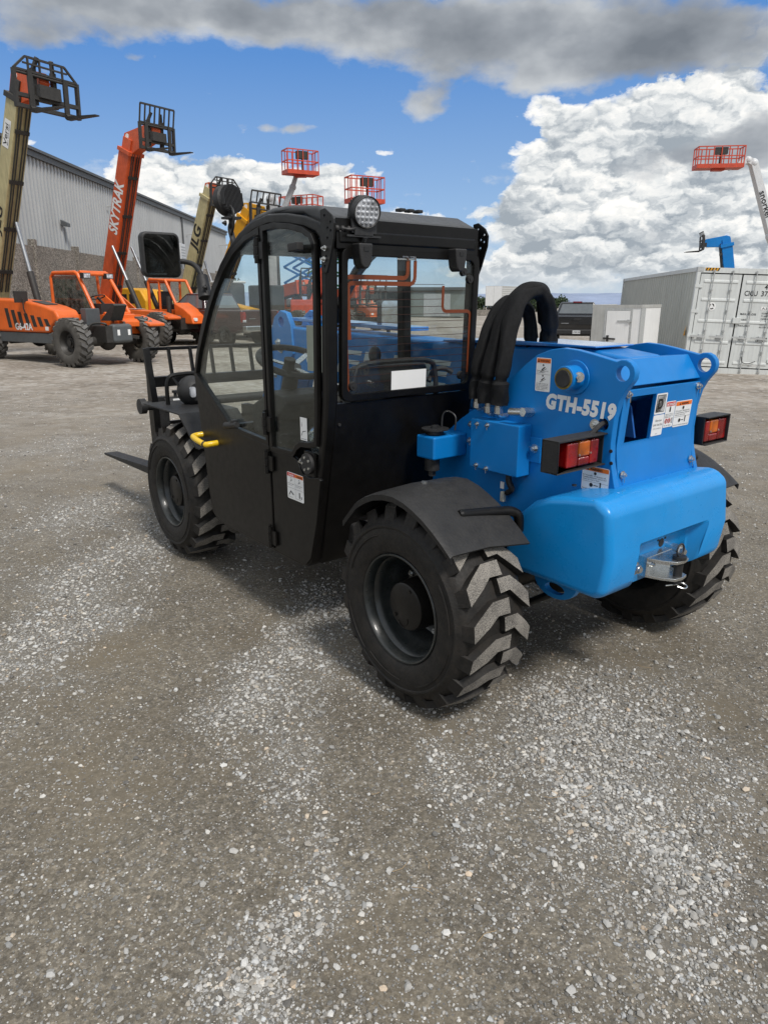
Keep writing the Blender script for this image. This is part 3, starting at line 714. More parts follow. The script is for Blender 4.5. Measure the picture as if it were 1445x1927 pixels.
# rear window: rubber frame, pane, heater strips, clasps, sticker
def rect_round(y0, y1, z0, z1, r, k=5):
    P = []
    for cy_, cz_, a0 in ((y1 - r, z1 - r, 0), (y0 + r, z1 - r, 90), (y0 + r, z0 + r, 180), (y1 - r, z0 + r, 270)):
        P += [(cy_ + r * math.cos(R(a0 + 90 * i / k)), cz_ + r * math.sin(R(a0 + 90 * i / k))) for i in range(k + 1)]
    return P
wy0, wy1, wz0, wz1 = -.020, .735, 1.135, 1.738
def onrear(mb, dx):       # move a flat yz shape onto the leaning rear face
    mb.v = [(rx(p[2]) + dx + (p[0]), p[1], p[2]) for p in mb.v]; return mb
s = MB(); s.ring(rect_round(wy0, wy1, wz0, wz1, .035), rect_round(wy0 + .030, wy1 - .030, wz0 + .030, wz1 - .030, .03), 'x', -.012, .016)
rwin = onrear(s, 0).build('rear_window', M['black'], ML, bevel=.004)
s = MB(); s.prism(rect_round(wy0 + .026, wy1 - .026, wz0 + .026, wz1 - .026, .03), 'x', -.002, .002); onrear(s, 0).build('glass_pane', M['glassrear'], rwin)
s = MB()
def strip(pts, w):
    pts = [Vector((0, a, b)) for a, b in pts]
    for p, q in zip(pts, pts[1:]):
        s.bar((-.0035, p.y, p.z), (-.0035, q.y, q.z), .0012, w, (0, q.z - p.z, -(q.y - p.y)))
def arc(cy_, cz_, r, a0, a1, k=5): return [(cy_ + r * math.cos(R(a0 + (a1 - a0) * i / k)), cz_ + r * math.sin(R(a0 + (a1 - a0) * i / k))) for i in range(k + 1)]
def heat():
    global s
    onrear(s, 0).build('heater_strip', M['copper'], rwin); s = MB()
strip([(.700, 1.175), (.716, 1.50)] + arc(.696, 1.606, .022, 0, 90) + [(.415, 1.628)] + arc(.415, 1.650, .022, 270, 180) + [(.393, 1.698)], .0175); heat()
strip([(.692, 1.385), (.698, 1.50)] + arc(.680, 1.585, .020, 0, 90) + [(.378, 1.605)] + arc(.378, 1.630, .025, 270, 180) + [(.353, 1.698)], .0175); heat()
strip([(.012, 1.215), (.014, 1.47)] + arc(.036, 1.470, .022, 180, 90) + [(.165, 1.492)] + arc(.165, 1.514, .022, 270, 360) + [(.187, 1.600)], .0145)
heat()
for i in range(14):
    z = 1.205 + i * .0305; s.bar((-.003, .012 + (.17 if z > 1.50 else 0), z + .004), (-.003, .705, z), .0008, .0022, (0, 0, 1))
onrear(s, 0).build('heater_wire', M['wire'], rwin)
s = MB(); s.box(-.0055, -.003, .272, .470, 1.166, 1.246); onrear(s, 0).build('blank_sticker', M['white'], rwin)
s = MB(); s.box(-.004, -.001, .36, .45, 1.700, 1.706); s.tube([(-.004, .393, 1.70), (-.012, .40, 1.71), (-.010, .43, 1.712)], .004, 6); s.tube([(-.004, .353, 1.70), (-.012, .36, 1.71), (-.010, .39, 1.712)], .004, 6)
onrear(s, 0).build('heater_terminal', M['zinc'], rwin)
for (y, z) in ((.680, 1.198), (.060, 1.205), (.075, 1.660), (.035, 1.63)):
    s = MB(); s.cyl((-.018, y, z), (-.002, y, z), .017, .019, 18); s.cyl((-.021, y, z), (-.018, y, z), .007, n=10); onrear(s, 0).build('window_knob', M['blackmat'], rwin)
s = MB(); s.tube(smooth_path([(.54, .07, 1.215), (.56, .11, 1.235), (.57, .16, 1.225), (.56, .20, 1.18)]), .012, 8); s.build('window_handle', M['blackmat'], rwin)
# rear brackets, lamp and sensors
def bracket(y, dx=0.0):
    p = [(.500, 1.868), (.470, 1.872), (.425, 1.845), (.405, 1.815), (.408, 1.77), (.440, 1.685), (.462, 1.640), (.492, 1.640)]
    p = [(a + dx, b) for a, b in p]
    m = MB(); m.prism(p, 'y', y - .004, y + .004); o = m.build('mounting_bracket', M['black'], ML, bevel=.002)
    k = MB()
    for x, z in ((.43, 1.82), (.45, 1.80), (.43, 1.79), (.452, 1.765), (.47, 1.845), (.462, 1.70), (.475, 1.665)): k.cyl((x + dx, y - .02, z), (x + dx, y + .02, z), .006, n=12)
    boolean(o, k.build('cut', M['black'], None))
    s = MB()
    for x, z in ((.468, 1.73), (.475, 1.690)): s.hexbolt((x + dx, y + .004, z), (0, 1, 0), .007, .008)
    s.build('bolt', M['zinc'], o)
bracket(YL + .004, .015); bracket(YR_ - .004, .045)
def work_lamp(c, d, r, name='work_lamp'):
    d = Vector(d).normalized(); c = Vector(c); o = MB()
    o.lathe([(-.030, 0.0), (-.030, r * .80), (-.012, r * .94), (-.010, r), (.024, r), (.026, r * .97), (.021, r * .90), (.018, 0)], c, d, 40)
    u, w = perp(d)
    for i in range(-7, 8):                        # cooling fins on the back
        q = i * r * .118; hl = math.sqrt(max(0, (r * .93) ** 2 - q * q))
        if hl > .01: o.bar(c - d * .034 + u * q - w * hl, c - d * .034 + u * q + w * hl, r * .05, .022, d)
    b = o.build(name, M['blackmat'], ML)
    l = MB(); l.cyl(c + d * .019, c + d * .0215, r * .905, n=40)
    for i in range(-2, 3):
        for j in range(-2, 3):
            if i * i + j * j < 6: l.sphere(c + d * .0215 + u * (i * r * .33) + w * (j * r * .33), r * .13, (1, 1, 1), 10, 6)
    l.build('lamp_lens', M['ledlens'], b); return b, u, w
lb, u_, w_ = work_lamp((.455, .640, 1.868), (-.96, .12, -.22), .0585)
s = MB(); s.bar((.462, .700, 1.815), (.462, .580, 1.815), .01, .05, (0, 0, 1)); s.box(.455, .49, .56, .725, 1.775, 1.782); s.box(.452, .458, .60, .69, 1.782, 1.81); s.hexbolt((.455, .64, 1.775), (0, 0, -1), .008, .008); s.build('lamp_mount', M['darksteel'], lb)
s = MB()
for q in (.73, .755, .70): s.sphere((.478, q, 1.803), .013, (1, 1, 1), 10, 6)
s.tube(smooth_path([(.475, .735, 1.805), (.455, .71, 1.80), (.46, .67, 1.81)]), .006, 7); s.build('cable_gland', M['blackmat'], lb)
def sensor(y):
    s = MB(); s.prism([(y - .034, 1.752), (y + .034, 1.752), (y + .031, 1.715), (y + .024, 1.675), (y + .010, 1.658), (y - .010, 1.658), (y - .024, 1.675), (y - .031, 1.715)], 'x', .425, .482)
    o = s.build('window_latch', M['blackmat'], ML, bevel=.007, seg=3)
    s = MB(); s.box(.423, .427, y - .012, y + .012, 1.722, 1.738); s.build('slot', M['ink'], o)
sensor(.655); sensor(.142)

# ---------------------------------------------------------------- door: rear half and front half with hinges between
dY0, dY1 = .790, .812
def plate_part(name, poly, y0, y1, m, par, bev=.004):
    s = MB(); s.prism(poly, 'y', y0, y1); return s.build(name, m, par, bevel=bev)
front_out = [(.985, .375), (1.53, .378), (1.61, .400), (1.655, .45), (1.685, .56), (1.772, 1.155), (1.705, 1.285), (1.635, 1.385), (1.55, 1.50), (1.455, 1.605), (1.36, 1.690), (1.25, 1.762), (1.13, 1.812), (.985, 1.842)]
front_low = [(.985, .375), (1.53, .378), (1.61, .400), (1.655, .45), (1.685, .56), (1.772, 1.155), (1.735, 1.150), (1.40, .925), (1.345, .905), (.985, .885)]
dr = plate_part('door', front_low, dY0, dY1, M['black'], ML)
fg_out = [(.985, .885), (1.345, .905), (1.40, .925), (1.772, 1.155)] + front_out[6:]
s = MB(); s.ring(fg_out, offset_poly(fg_out, .024), 'y', dY0 - .002, dY1 + .003); s.build('window_frame', M['black'], dr, bevel=.003)
plate_part('window_pane', offset_poly(fg_out, .018), .797, .802, M['glass'], dr, 0)
for z in (1.745, .99, .805, .435):
    s = MB(); s.box(.945, .992, dY1, dY1 + .010, z - .035, z + .035); s.box(.998, 1.030, dY1, dY1 + .008, z - .030, z + .030)
    for k in range(3): s.cyl((.995, dY1 + .010, z - .052 + k * .036), (.995, dY1 + .010, z - .052 + k * .036 + .033), .011, n=12)
    s.cyl((.995, dY1 + .010, z + .056), (.995, dY1 + .010, z + .064), .008, n=10)
    s.build('hinge', M['black'], dr, bevel=.0015)
s = MB(); s.cyl((1.285, .818, .945), (1.41, .818, .925), .015, .019, 16); s.cyl((1.41, .818, .925), (1.425, .818, .923), .009, n=12); s.box(1.31, 1.34, .80, .83, .94, .965)
s.build('gas_strut', M['blackmat'], dr, bevel=.001)
s = MB(); s.tube(smooth_path([(1.72, .80, .835), (1.73, .85, .83), (1.70, .872, .825), (1.57, .872, .81), (1.545, .85, .812), (1.54, .80, .815)], 5), .0155, 12); gh = s.build('grab_handle', M['yellow'], dr)
s = MB(); s.cyl((1.575, .872, .8105), (1.56, .872, .809), .0165, n=12); s.build('handle_band', M['blackmat'], gh)
rear_low = [(.700, .372), (.975, .372), (.975, .862), (.80, .872), (.755, .862), (.725, .83), (.70, .80), (.655, .795), (.575, .81), (.560, .80), (.60, .60), (.655, .42)]
rd = plate_part('side_panel', rear_low, dY0, dY1 - .004, M['black'], ML)
rg_out = [(.975, .862), (.975, 1.844), (.86, 1.850), (.74, 1.838), (.64, 1.818), (.575, 1.79), (.548, 1.75), (.548, 1.55), (.560, 1.10), (.575, .945), (.640, .930), (.700, .925), (.735, .905), (.765, .872)]
s = MB(); s.ring(rg_out, offset_poly(rg_out, .024), 'y', dY0 - .002, dY1 + .003); s.build('window_frame', M['black'], rd, bevel=.003)
plate_part('window_pane', offset_poly(rg_out, .018), .797, .802, M['glass'], rd, 0)
s = MB(); s.cyl((.640, .812, .862), (.640, .828, .862), .046, n=28)
s2 = MB(); s2.box(.60, .68, .796, .812, .805, .915)
lockp = s.build('door_lock', M['blackmat'], rd, bevel=.003)
s2.build('lock_plate', M['black'], lockp, bevel=.004)
s = MB()
for a in range(5): s.cyl((.64 + .028 * math.cos(a * 1.257), .828, .862 + .028 * math.sin(a * 1.257)), (.64 + .028 * math.cos(a * 1.257), .832, .862 + .028 * math.sin(a * 1.257)), .006, n=10)
s.hexbolt((.69, .816, .865), (0, 1, 0), .009, .007); s.build('lock_bolt', M['zinc'], lockp)
s = MB(); s.cyl((.66, .80, 1.735), (.66, .86, 1.74), .017, n=14); s.bar((.66, .855, 1.738), (.585, .855, 1.742), .03, .03); s.build('door_stop', M['blackmat'], rd, bevel=.004)
sticker(rd, (.835, dY1 - .004, .668), XL, ZU, .140, .125,
        [('q', .003, .106, .066, .016, 2), ('q', .071, .106, .066, .016, 1), ('t', 'DANGER', .016, .109, .012, 0, .02, .046), ('t', 'WARNING', .084, .109, .012, 3, .02, .048), ('q', .0695, .003, .0008, .118, 3), ('q', .003, .052, .134, .0008, 3)] +
        man(.036, .090, .011) + man(.104, .090, .011) + lines(.006, .071, .058, 2, .007, .006, ['Electrocution hazard.', 'Keep away from power lines.']) + lines(.074, .071, .058, 2, .007, .006, ['Tip-over hazard.', 'Wear the seat belt.']) +
        [('p', [(.012, .018), (.03, .04), (.056, .024), (.05, .021), (.031, .034), (.016, .016)], 3), ('q', .10, .016, .008, .026, 3), ('q', .117, .014, .006, .012, 3)] + lines(.006, .008, .058, 1, .007, .006, ['Read the manual.']) + lines(.074, .008, .058, 1, .007, .006, ['Death or serious injury.']), 'white sticker with red DANGER and orange WARNING halves')
s = MB(); s.ring(offset_poly(outl, .03), offset_poly(outl, .045), 'y', YR_ + .02, YR_ + .024)
plate_part('far_side_glass', offset_poly([(.56, .99), (.56, 1.72), (.64, 1.83), (.93, 1.86), (1.07, 1.845), (1.20, 1.80), (1.31, 1.745), (1.50, 1.59), (1.68, 1.37), (1.76, 1.16), (1.65, .96)], .0), YR_ + .018, YR_ + .022, M['glassrear'], ML, 0)
s = MB()                                          # windscreen
ws = [(1.765, .85), (1.80, 1.155), (1.755, 1.27), (1.675, 1.40), (1.595, 1.51), (1.495, 1.62), (1.405, 1.705), (1.305, 1.77)]
v = [(x - .022, y, z - .012) for x, z in ws for y in (YR_ + .05, YL - .05)]
s.add(v, [(2 * i, 2 * i + 1, 2 * i + 3, 2 * i + 2) for i in range(len(ws) - 1)]); s.build('windscreen', M['glassrear'], ML)

# ---------------------------------------------------------------- inside the cab
s = MB()
s.prism([(.60, .56), (1.02, .56), (1.04, .66), (1.0, .70), (.62, .69)], 'y', .20, .60); s.prism([(.60, .68), (.70, .68), (.66, 1.20), (.62, 1.27), (.56, 1.27), (.555, 1.20)], 'y', .20, .62)
st_ = s.build('operator_seat', M['seat'], ML, bevel=.035, seg=3)
s = MB(); s.tube(smooth_path([(.54, .65, 1.10), (.54, .64, 1.22), (.54, .60, 1.275), (.54, .40, 1.285), (.54, .22, 1.275), (.54, .18, 1.22), (.54, .17, 1.10)], 5), .012, 8); s.build('seat_piping', M['blackmat'], st_)
s = MB(); s.box(.58, 1.05, .18, .62, .40, .56); s.build('seat_base', M['blackmat'], ML, bevel=.02)
s = MB(); s.prism([(1.46, .44), (1.40, .92), (1.28, 1.02), (1.30, 1.06), (1.45, 1.08), (1.66, .98), (1.66, .84), (1.56, .80), (1.60, .44)], 'y', .26, .54); dsh = s.build('dashboard', M['blackmat'], ML, bevel=.02, seg=2)
s = MB(); s.box(1.05, 1.35, -.02, .14, .45, 1.02); s.prism([(1.05, 1.02), (1.05, 1.08), (1.15, 1.12), (1.35, 1.10), (1.35, 1.02)], 'y', -.02, .14); s.build('side_console', M['blackmat'], ML, bevel=.02)
s = MB(); s.tube([(1.12, .07, 1.10), (1.13, .07, 1.22)], .012, 8); s.sphere((1.135, .07, 1.26), .034, (1, 1, 1.4), 14, 10); s.build('joystick', M['blackmat'], ML)
sc_ = Vector((1.42, .40, 1.225)); ax = Vector((-.35, 0, .94)).normalized(); a_, b_ = perp(ax)
s = MB(); s.tube([sc_ + (a_ * math.cos(q) + b_ * math.sin(q)) * .185 for q in [2 * PI * i / 40 for i in range(40)]], .017, 12, closed=True)
s.cyl(sc_ - ax * .05, sc_ - ax * .02, .055, .045, 20)
sw = s.build('steering_wheel', M['blackmat'], ML)
s = MB()
for q in (.5, 2.6, 4.7): s.bar(sc_ - ax * .03, sc_ + (a_ * math.cos(q) + b_ * math.sin(q)) * .178, .03, .006, ax)
s.build('spoke', M['zinc'], sw)
s = MB(); kq = sc_ + (a_ * math.cos(5.4) + b_ * math.sin(5.4)) * .185; s.cyl(kq, kq + ax * .05, .014, n=12); s.cyl(kq + ax * .03, kq + ax * .085, .026, .031, 16); s.build('spinner_knob', M['blackmat'], sw, bevel=.004)
s = MB(); s.cyl(sc_ - ax * .30, sc_ - ax * .04, .05, .04, 16); s.build('steering_column', M['blackmat'], ML)
s = MB(); s.box(1.0, 1.17, .46, .47, 1.20, 1.42); s.build('manual_bag', M['cream'], ML)
s = MB(); s.sphere((.86, .52, .90), .13, (1.2, 1.1, .7), 16, 10); s.build('plastic_wrap', M['film'], ML)
s = MB(); s.box(.675, .735, .805 - .012, .806 - .012, .955, 1.055); s.box(.64, .70, .792, .794, .955, 1.06)
s = MB(); s.quad((.715, .8035, .955), XL, ZU, .055, .10, 0); s.quad((.709, .8035, .961), XL, ZU, .043, .0015, 1, .0006); s.add([(.708, .8045, .975), (.695, .8045, .995), (.668, .8045, 1.0), (.668, .8045, .998), (.694, .8045, .992), (.705, .8045, .974)], [(0, 1, 2, 3, 4, 5)], 1)
s.text('i', (.703, .8042, 1.015), XL, ZU, .03, 1); s.build('window_sticker', [M['white'], M['ink']], rd, recalc=False)

# ---------------------------------------------------------------- front lamp and mirror on the cab
fl, u_, w_ = work_lamp((1.385, .75, 1.990), (.93, .25, -.12), .068)
s = MB(); s.tube(smooth_path([(1.36, .75, 1.93), (1.345, .755, 1.89), (1.36, .755, 1.86), (1.34, .755, 1.80), (1.36, .76, 1.745)]), .014, 8); s.box(1.32, 1.39, .715, .785, 1.905, 1.915); s.tube(smooth_path([(1.35, .76, 1.97), (1.30, .765, 1.93), (1.31, .765, 1.87), (1.35, .76, 1.83)]), .006, 7); s.hexbolt((1.345, .785, 1.885), (0, 1, 0), .008, .008)
s.build('lamp_mount', M['blackmat'], fl)
mm = MB(); mm.prism(rect_round(.872, 1.068, 1.648, 1.860, .03), 'x', 1.685, 1.735)
mir = mm.build('mirror', M['blackmat'], ML, bevel=.012, seg=3, angle=50)
s = MB(); s.prism(rect_round(.884, 1.056, 1.660, 1.848, .022), 'x', 1.6815, 1.684); s.build('mirror_glass', M['glassdark'], mir)
s = MB(); s.tube(smooth_path([(1.74, .95, 1.735), (1.76, .90, 1.730), (1.735, .84, 1.728), (1.70, .805, 1.715), (1.66, .79, 1.68), (1.63, .785, 1.63), (1.60, .79, 1.56)]), .013, 10)
s.cyl((1.645, .785, 1.655), (1.60, .795, 1.55), .030, .034, 14); s.hexbolt((1.57, .80, 1.60), (0, 1, 0), .010, .01); s.build('mirror_arm', M['blackmat'], mir)

# ---------------------------------------------------------------- hoses in black sleeves, from the plate up and over to the boom
def hose(pts, r, ph):
    P = smooth_path(pts, 9); n = len(P); rr = []
    for i in range(n):
        t = i / (n - 1)
        g = r * (1 + .05 * math.sin(i * .21 + ph) + .05 * math.sin(i * .13 + 2 * ph))
        if abs(t - .16) < .02 or abs(t - .90) < .02: g *= .80
        if t < .14: g = r * (1.12 + .3 * (.14 - t))
        rr.append(g)
    P = [p + Vector((.004 * math.sin(i * .22 + ph), .004 * math.cos(i * .3 + ph), 0)) for i, p in enumerate(P)]
    s = MB(); s.tube(P, rr, 28, fold=lambda i, q: 1 + .09 * math.sin(3 * q + ph * 3 + i * .07) + .07 * math.sin(5 * q - i * .10 + ph) + .05 * math.sin(i * .50 + 2 * q + ph) + .03 * math.sin(i * .9 - 3 * q)); o = s.build('hydraulic_hose', M['sleeve'], ML)
    e = MB(); b0 = Vector(pts[0]); e.cyl(b0 - Vector((0, .005, .030)), b0 + Vector((0, 0, .01)), .015, n=10); e.cyl(b0 - Vector((0, .005, .038)), b0 - Vector((0, .004, .012)), .019, n=6)
    e.tube(smooth_path([b0 - Vector((0, 0, .03)), b0 - Vector((.008, .01, .045)), b0 - Vector((.012, .045, .048))]), .010, 8)
    e.build('hose_fitting', M['zinc'], o); return o
hose([(.262, .185, 1.130), (.262, .187, 1.20), (.262, .180, 1.29), (.248, .155, 1.40), (.232, .10, 1.50), (.218, .03, 1.532), (.205, -.05, 1.49), (.215, -.10, 1.38), (.23, -.12, 1.28)], .028, 0.3)
hose([(.185, .195, 1.118), (.192, .197, 1.20), (.185, .185, 1.29), (.172, .150, 1.43), (.158, .09, 1.535), (.135, .02, 1.583), (.130, -.06, 1.55), (.150, -.12, 1.45), (.18, -.15, 1.33)], .033, 1.1)
hose([(.130, .192, 1.120), (.124, .197, 1.20), (.112, .185, 1.30), (.118, .150, 1.44), (.128, .08, 1.545), (.118, .01, 1.575), (.112, -.06, 1.54), (.14, -.125, 1.43), (.175, -.155, 1.32)], .031, 2.2)
s = MB(); s.cyl((-.01, .142, 1.10), (-.01, .20, 1.105), .020, n=6); s.cyl((-.01, .2, 1.105), (.05, .205, 1.10), .016, n=12); s.build('hose_fitting', M['zinc'], ML)

# ---------------------------------------------------------------- boom
bo = MB()
bo.prism([(-.32, 1.16), (-.30, 1.325), (-.10, 1.350), (.60, 1.335), (2.30, 1.375), (2.42, 1.34), (2.42, 1.10), (2.28, 1.06), (.40, 1.02), (-.1, 1.10)], 'y', -.315, -.075)
boom = bo.build('boom', M['blue'], ML, bevel=.018, seg=3)
s = MB(); s.prism([(-.15, 1.354), (.75, 1.3405), (.75, 1.352), (.3, 1.368), (-.15, 1.362)], 'y', -.33, -.06); s.build('boom_cover', M['bluegloss'], boom, bevel=.005)
s = MB(); s.text('GENIE', (2.05, -.0742, 1.13), (-1, 0, -.012), (0, 0, 1), .19, 0, .02, .15, 1.35); s.build('boom_lettering', M['white'], boom, recalc=False, flat=True)
s = MB(); s.prism([(1.1, 1.378), (2.28, 1.410), (2.28, 1.43), (1.1, 1.40)], 'y', -.28, -.10); s.build('boom_cover', M['bluegloss'], boom, bevel=.004)
ns = MB()
for y0, y1 in ((-.10, -.06), (-.33, -.29)):
    ns.prism([(2.18, 1.20), (2.20, 1.38), (2.25, 1.46), (2.33, 1.475), (2.41, 1.43), (2.50, 1.25), (2.70, .62), (2.74, .50), (2.64, .44), (2.52, .52), (2.34, 1.05)], 'y', y0, y1)
ns.prism([(2.36, 1.0), (2.50, 1.1), (2.70, .60), (2.60, .52)], 'y', -.29, -.10)
nose = ns.build('boom_nose', M['blue'], ML, bevel=.006)
k = MB(); k.cyl((2.32, -.4, 1.40), (2.32, .05, 1.40), .035, n=20); boolean(nose, k.build('cut', M['blue'], None))
s = MB()
for x, z in ((2.36, 1.27), (2.33, 1.22), (2.42, 1.05), (2.47, .92)): s.hexbolt((x, -.06, z), (0, 1, 0), .015, .014)
s.build('bolt', M['zinc'], nose)

# ---------------------------------------------------------------- front fender plates, head lamps with guards
def front_end(sg):
    s = MB(); s.prism([(2.06, .905), (2.62, .905), (2.62, .895), (2.07, .895), (1.86, .73), (1.80, .73), (1.80, .74), (1.855, .745)], 'y', min(sg * .42, sg * .80), max(sg * .42, sg * .80))
    o = s.build('front_fender', M['fender'], ML, bevel=.003)
    s = MB(); s.tube(smooth_path([(2.46, sg * .70, .905), (2.46, sg * .70, 1.00), (2.46, sg * .69, 1.055), (2.46, sg * .65, 1.085), (2.46, sg * .48, 1.088), (2.46, sg * .44, 1.06), (2.46, sg * .43, .905)], 4), .014, 8)
    s.tube([(2.46, sg * .66, 1.08), (2.36, sg * .60, .93)], .008, 6); s.build('lamp_guard', M['black'], o)
    s = MB(); s.lathe([(.0, 0), (.0, .055), (.02, .080), (.07, .095), (.10, .095), (.10, .0)], (2.34, sg * .55, .985), (1, 0, 0), 32); s.cyl((2.40, sg * .55, .905), (2.40, sg * .55, .93), .03)
    h = s.build('head_lamp', M['blackmat'], o)
    s = MB(); s.cyl((2.44, sg * .55, .985), (2.446, sg * .55, .985), .088, n=28); s.build('lamp_lens', M['ledlens'], h)
    s = MB(); s.box(2.362, 2.368, sg * .55 + .045, sg * .55 + .085, .955, 1.02) if False else s.prism(rect_round(sg * .55 + .018, sg * .55 + .052, .955, 1.02, .012), 'x', 2.325, 2.345); s.build('reflector', M['ledlens'], h)
front_end(1); front_end(-1)
s = MB(); s.prism(rect_round(-.56, -.40, 1.385, 1.545, .03), 'x', 1.69, 1.73); rmir = s.build('side_mirror', M['blackmat'], ML, bevel=.012, seg=3, angle=50)
s = MB(); s.prism(rect_round(-.55, -.41, 1.395, 1.535, .022), 'x', 1.686, 1.689); s.build('mirror_glass', mat('mirror glass reflecting sky', (.75, .80, .86), .06, metal=1, var=.03), rmir)
s = MB(); s.tube([(1.72, -.49, 1.39), (1.72, -.49, 1.20), (1.66, -.52, 1.0)], .012, 8); s.build('mirror_arm', M['blackmat'], rmir)

# ---------------------------------------------------------------- fork carriage and forks
fc = MB(); xc = 2.90
for y in (.625, -.945):
    fc.prism([(xc - .03, .42), (xc + .05, .42), (xc + .06, .80), (xc + .05, 1.03), (xc + .075, 1.225), (xc + .05, 1.225), (xc + .01, 1.04), (xc - .03, .86)], 'y', y - .022, y + .022)
fc.box(xc, xc + .05, -.925, .605, .965, 1.035); fc.box(xc - .005, xc + .045, -.925, .605, .43, .50); fc.box(xc + .01, xc + .03, -.925, .605, .70, .725)
fc.bar((xc + .063, -.945, 1.218), (xc + .063, .625, 1.218), .022, .022)
for k in range(1, 10):
    y = .625 - k * .157; fc.bar((xc + .03, y, 1.03), (xc + .063, y, 1.218), .028, .02, (0, 1, 0))
fc.box(xc - .22, xc, -.36, -.30, .45, .80); fc.box(xc - .22, xc, -.09, -.03, .45, .80)
car = fc.build('fork_carriage', M['black'], ML, bevel=.004)
s = MB(); s.cyl((xc, -1.0, .845), (xc, .70, .845), .032, n=20); s.cyl((xc, .69, .845), (xc, .73, .845), .052, n=20); s.cyl((xc, .56, .845), (xc, .36, .845), .050, n=20)
s.cyl((xc, .47, .845), (xc, .47, .93), .012, n=10); s.cyl((xc, .47, .92), (xc, .47, .935), .024, n=6); s.build('fork_shaft', M['blackmat'], car)
s = MB(); s.box(xc - .052, xc - .0505, .43, .51, .855, .885); s.build('shaft_sticker', M['white'], car)
for y in (.585, -.86):
    f = MB(); f.prism([(xc - .02, .90), (xc + .03, .90), (xc + .03, .44), (xc + .08, .385), (4.10, .315), (4.12, .305), (4.10, .298), (xc + .06, .325), (xc - .005, .345), (xc - .02, .40)], 'y', y - .055, y + .055)
    o = f.build('fork', M['fender'], ML, bevel=.004)
# ================================================================== background materials
M['orangep'] = mat('orange machine paint', (0.78, 0.135, 0.013), 0.42, var=0.12, scale=3, dust=0.06, streak=0.22, coat=0.1)
M['orangefade'] = mat('faded orange boom paint', (0.60, 0.085, 0.016), 0.5, var=0.15, scale=4, dust=0.12, streak=0.4)
M['tan'] = mat('faded tan boom paint', (0.50, 0.44, 0.24), 0.55, var=0.12, scale=4, dust=0.1, streak=0.55)
M['yelp'] = mat('yellow machine paint', (0.68, 0.33, 0.010), 0.45, var=0.12, scale=4, streak=0.25)
M['whitep'] = mat('white boom paint', (0.62, 0.63, 0.64), 0.42, var=0.06, scale=4, streak=0.2)
M['greyp'] = mat('grey machine paint', (0.36, 0.37, 0.38), 0.45, var=0.12, streak=0.3)
M['redp'] = mat('red basket paint', (0.52, 0.065, 0.028), 0.5, var=0.18)
M['greenp'] = mat('green machine paint', (0.02, 0.15, 0.06), 0.5)
M['grime'] = mat('greasy black steel', (0.018, 0.017, 0.016), 0.55, var=0.4, scale=9, dust=0.12)
M['greyplate'] = mat('slate grey plastic', (0.075, 0.085, 0.092), 0.5, var=0.12, scale=5, dust=0.1)
M['rimold'] = mat('grey dusty rim', (0.13, 0.12, 0.10), 0.6, var=0.3, scale=9)
M['cabglass'] = glass_mat('dull cab glass', (0.5, 0.55, 0.5), 1.0, 0.3)
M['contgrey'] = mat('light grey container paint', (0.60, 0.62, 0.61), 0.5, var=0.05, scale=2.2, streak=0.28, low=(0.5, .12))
M['contside'] = mat('grey green container side with shade tone', (0.46, 0.475, 0.44), 0.55, var=0.07, scale=1.6, streak=0.35)  # darker than the doors: shade on the side put into the paint colour
M['seal'] = mat('black door seal', (0.012, 0.012, 0.012), 0.7)
M['galv'] = mat('galvanised steel', (0.46, 0.47, 0.465), 0.5, metal=0.25, var=0.15, scale=16)
M['trailerw'] = mat('white trailer skin', (0.80, 0.80, 0.79), 0.45, var=0.04, scale=3, streak=0.15)
M['trailerg'] = mat('aluminium trailer skin', (0.43, 0.43, 0.41), 0.5, var=0.1, scale=3, streak=0.3)
M['carblack'] = mat('black car paint', (0.006, 0.0065, 0.008), 0.14, coat=0.8, var=0.2, dust=0.03)
M['maroon'] = mat('dark maroon car paint', (0.032, 0.009, 0.012), 0.2, coat=0.6, var=0.2, dust=0.06)
M['carglass'] = mat('car window glass', (0.11, 0.125, 0.135), .10, coat=.8, var=.1, spec=.8)  # grey base stands in for sky reflected in the panes
M['chrome'] = mat('chrome', (0.6, 0.61, 0.62), 0.15, metal=1)
M['fascia'] = mat('dark grey metal trim', (0.085, 0.09, 0.095), 0.5, var=0.1)

def siding():
    m, nt, out = new_mat('grey corrugated metal siding')
    tc = nd(nt, 'ShaderNodeTexCoord').outputs['Object']; b = nd(nt, 'ShaderNodeBsdfPrincipled')
    mp = nd(nt, 'ShaderNodeMapping'); mp.inputs['Scale'].default_value = (1, .5, .18); lk(nt, tc, mp.inputs[0])
    n = noise(nt, mp.outputs[0], 1.5, 6, .65)
    lk(nt, ramp(nt, n, [(0.3, (.39, .40, .405)), (.7, (.47, .48, .485))]), b.inputs['Base Color'])
    b.inputs['Roughness'].default_value = .5; b.inputs['Metallic'].default_value = .15
    lk(nt, b.outputs[0], out.inputs[0]); return m
M['siding'] = siding()

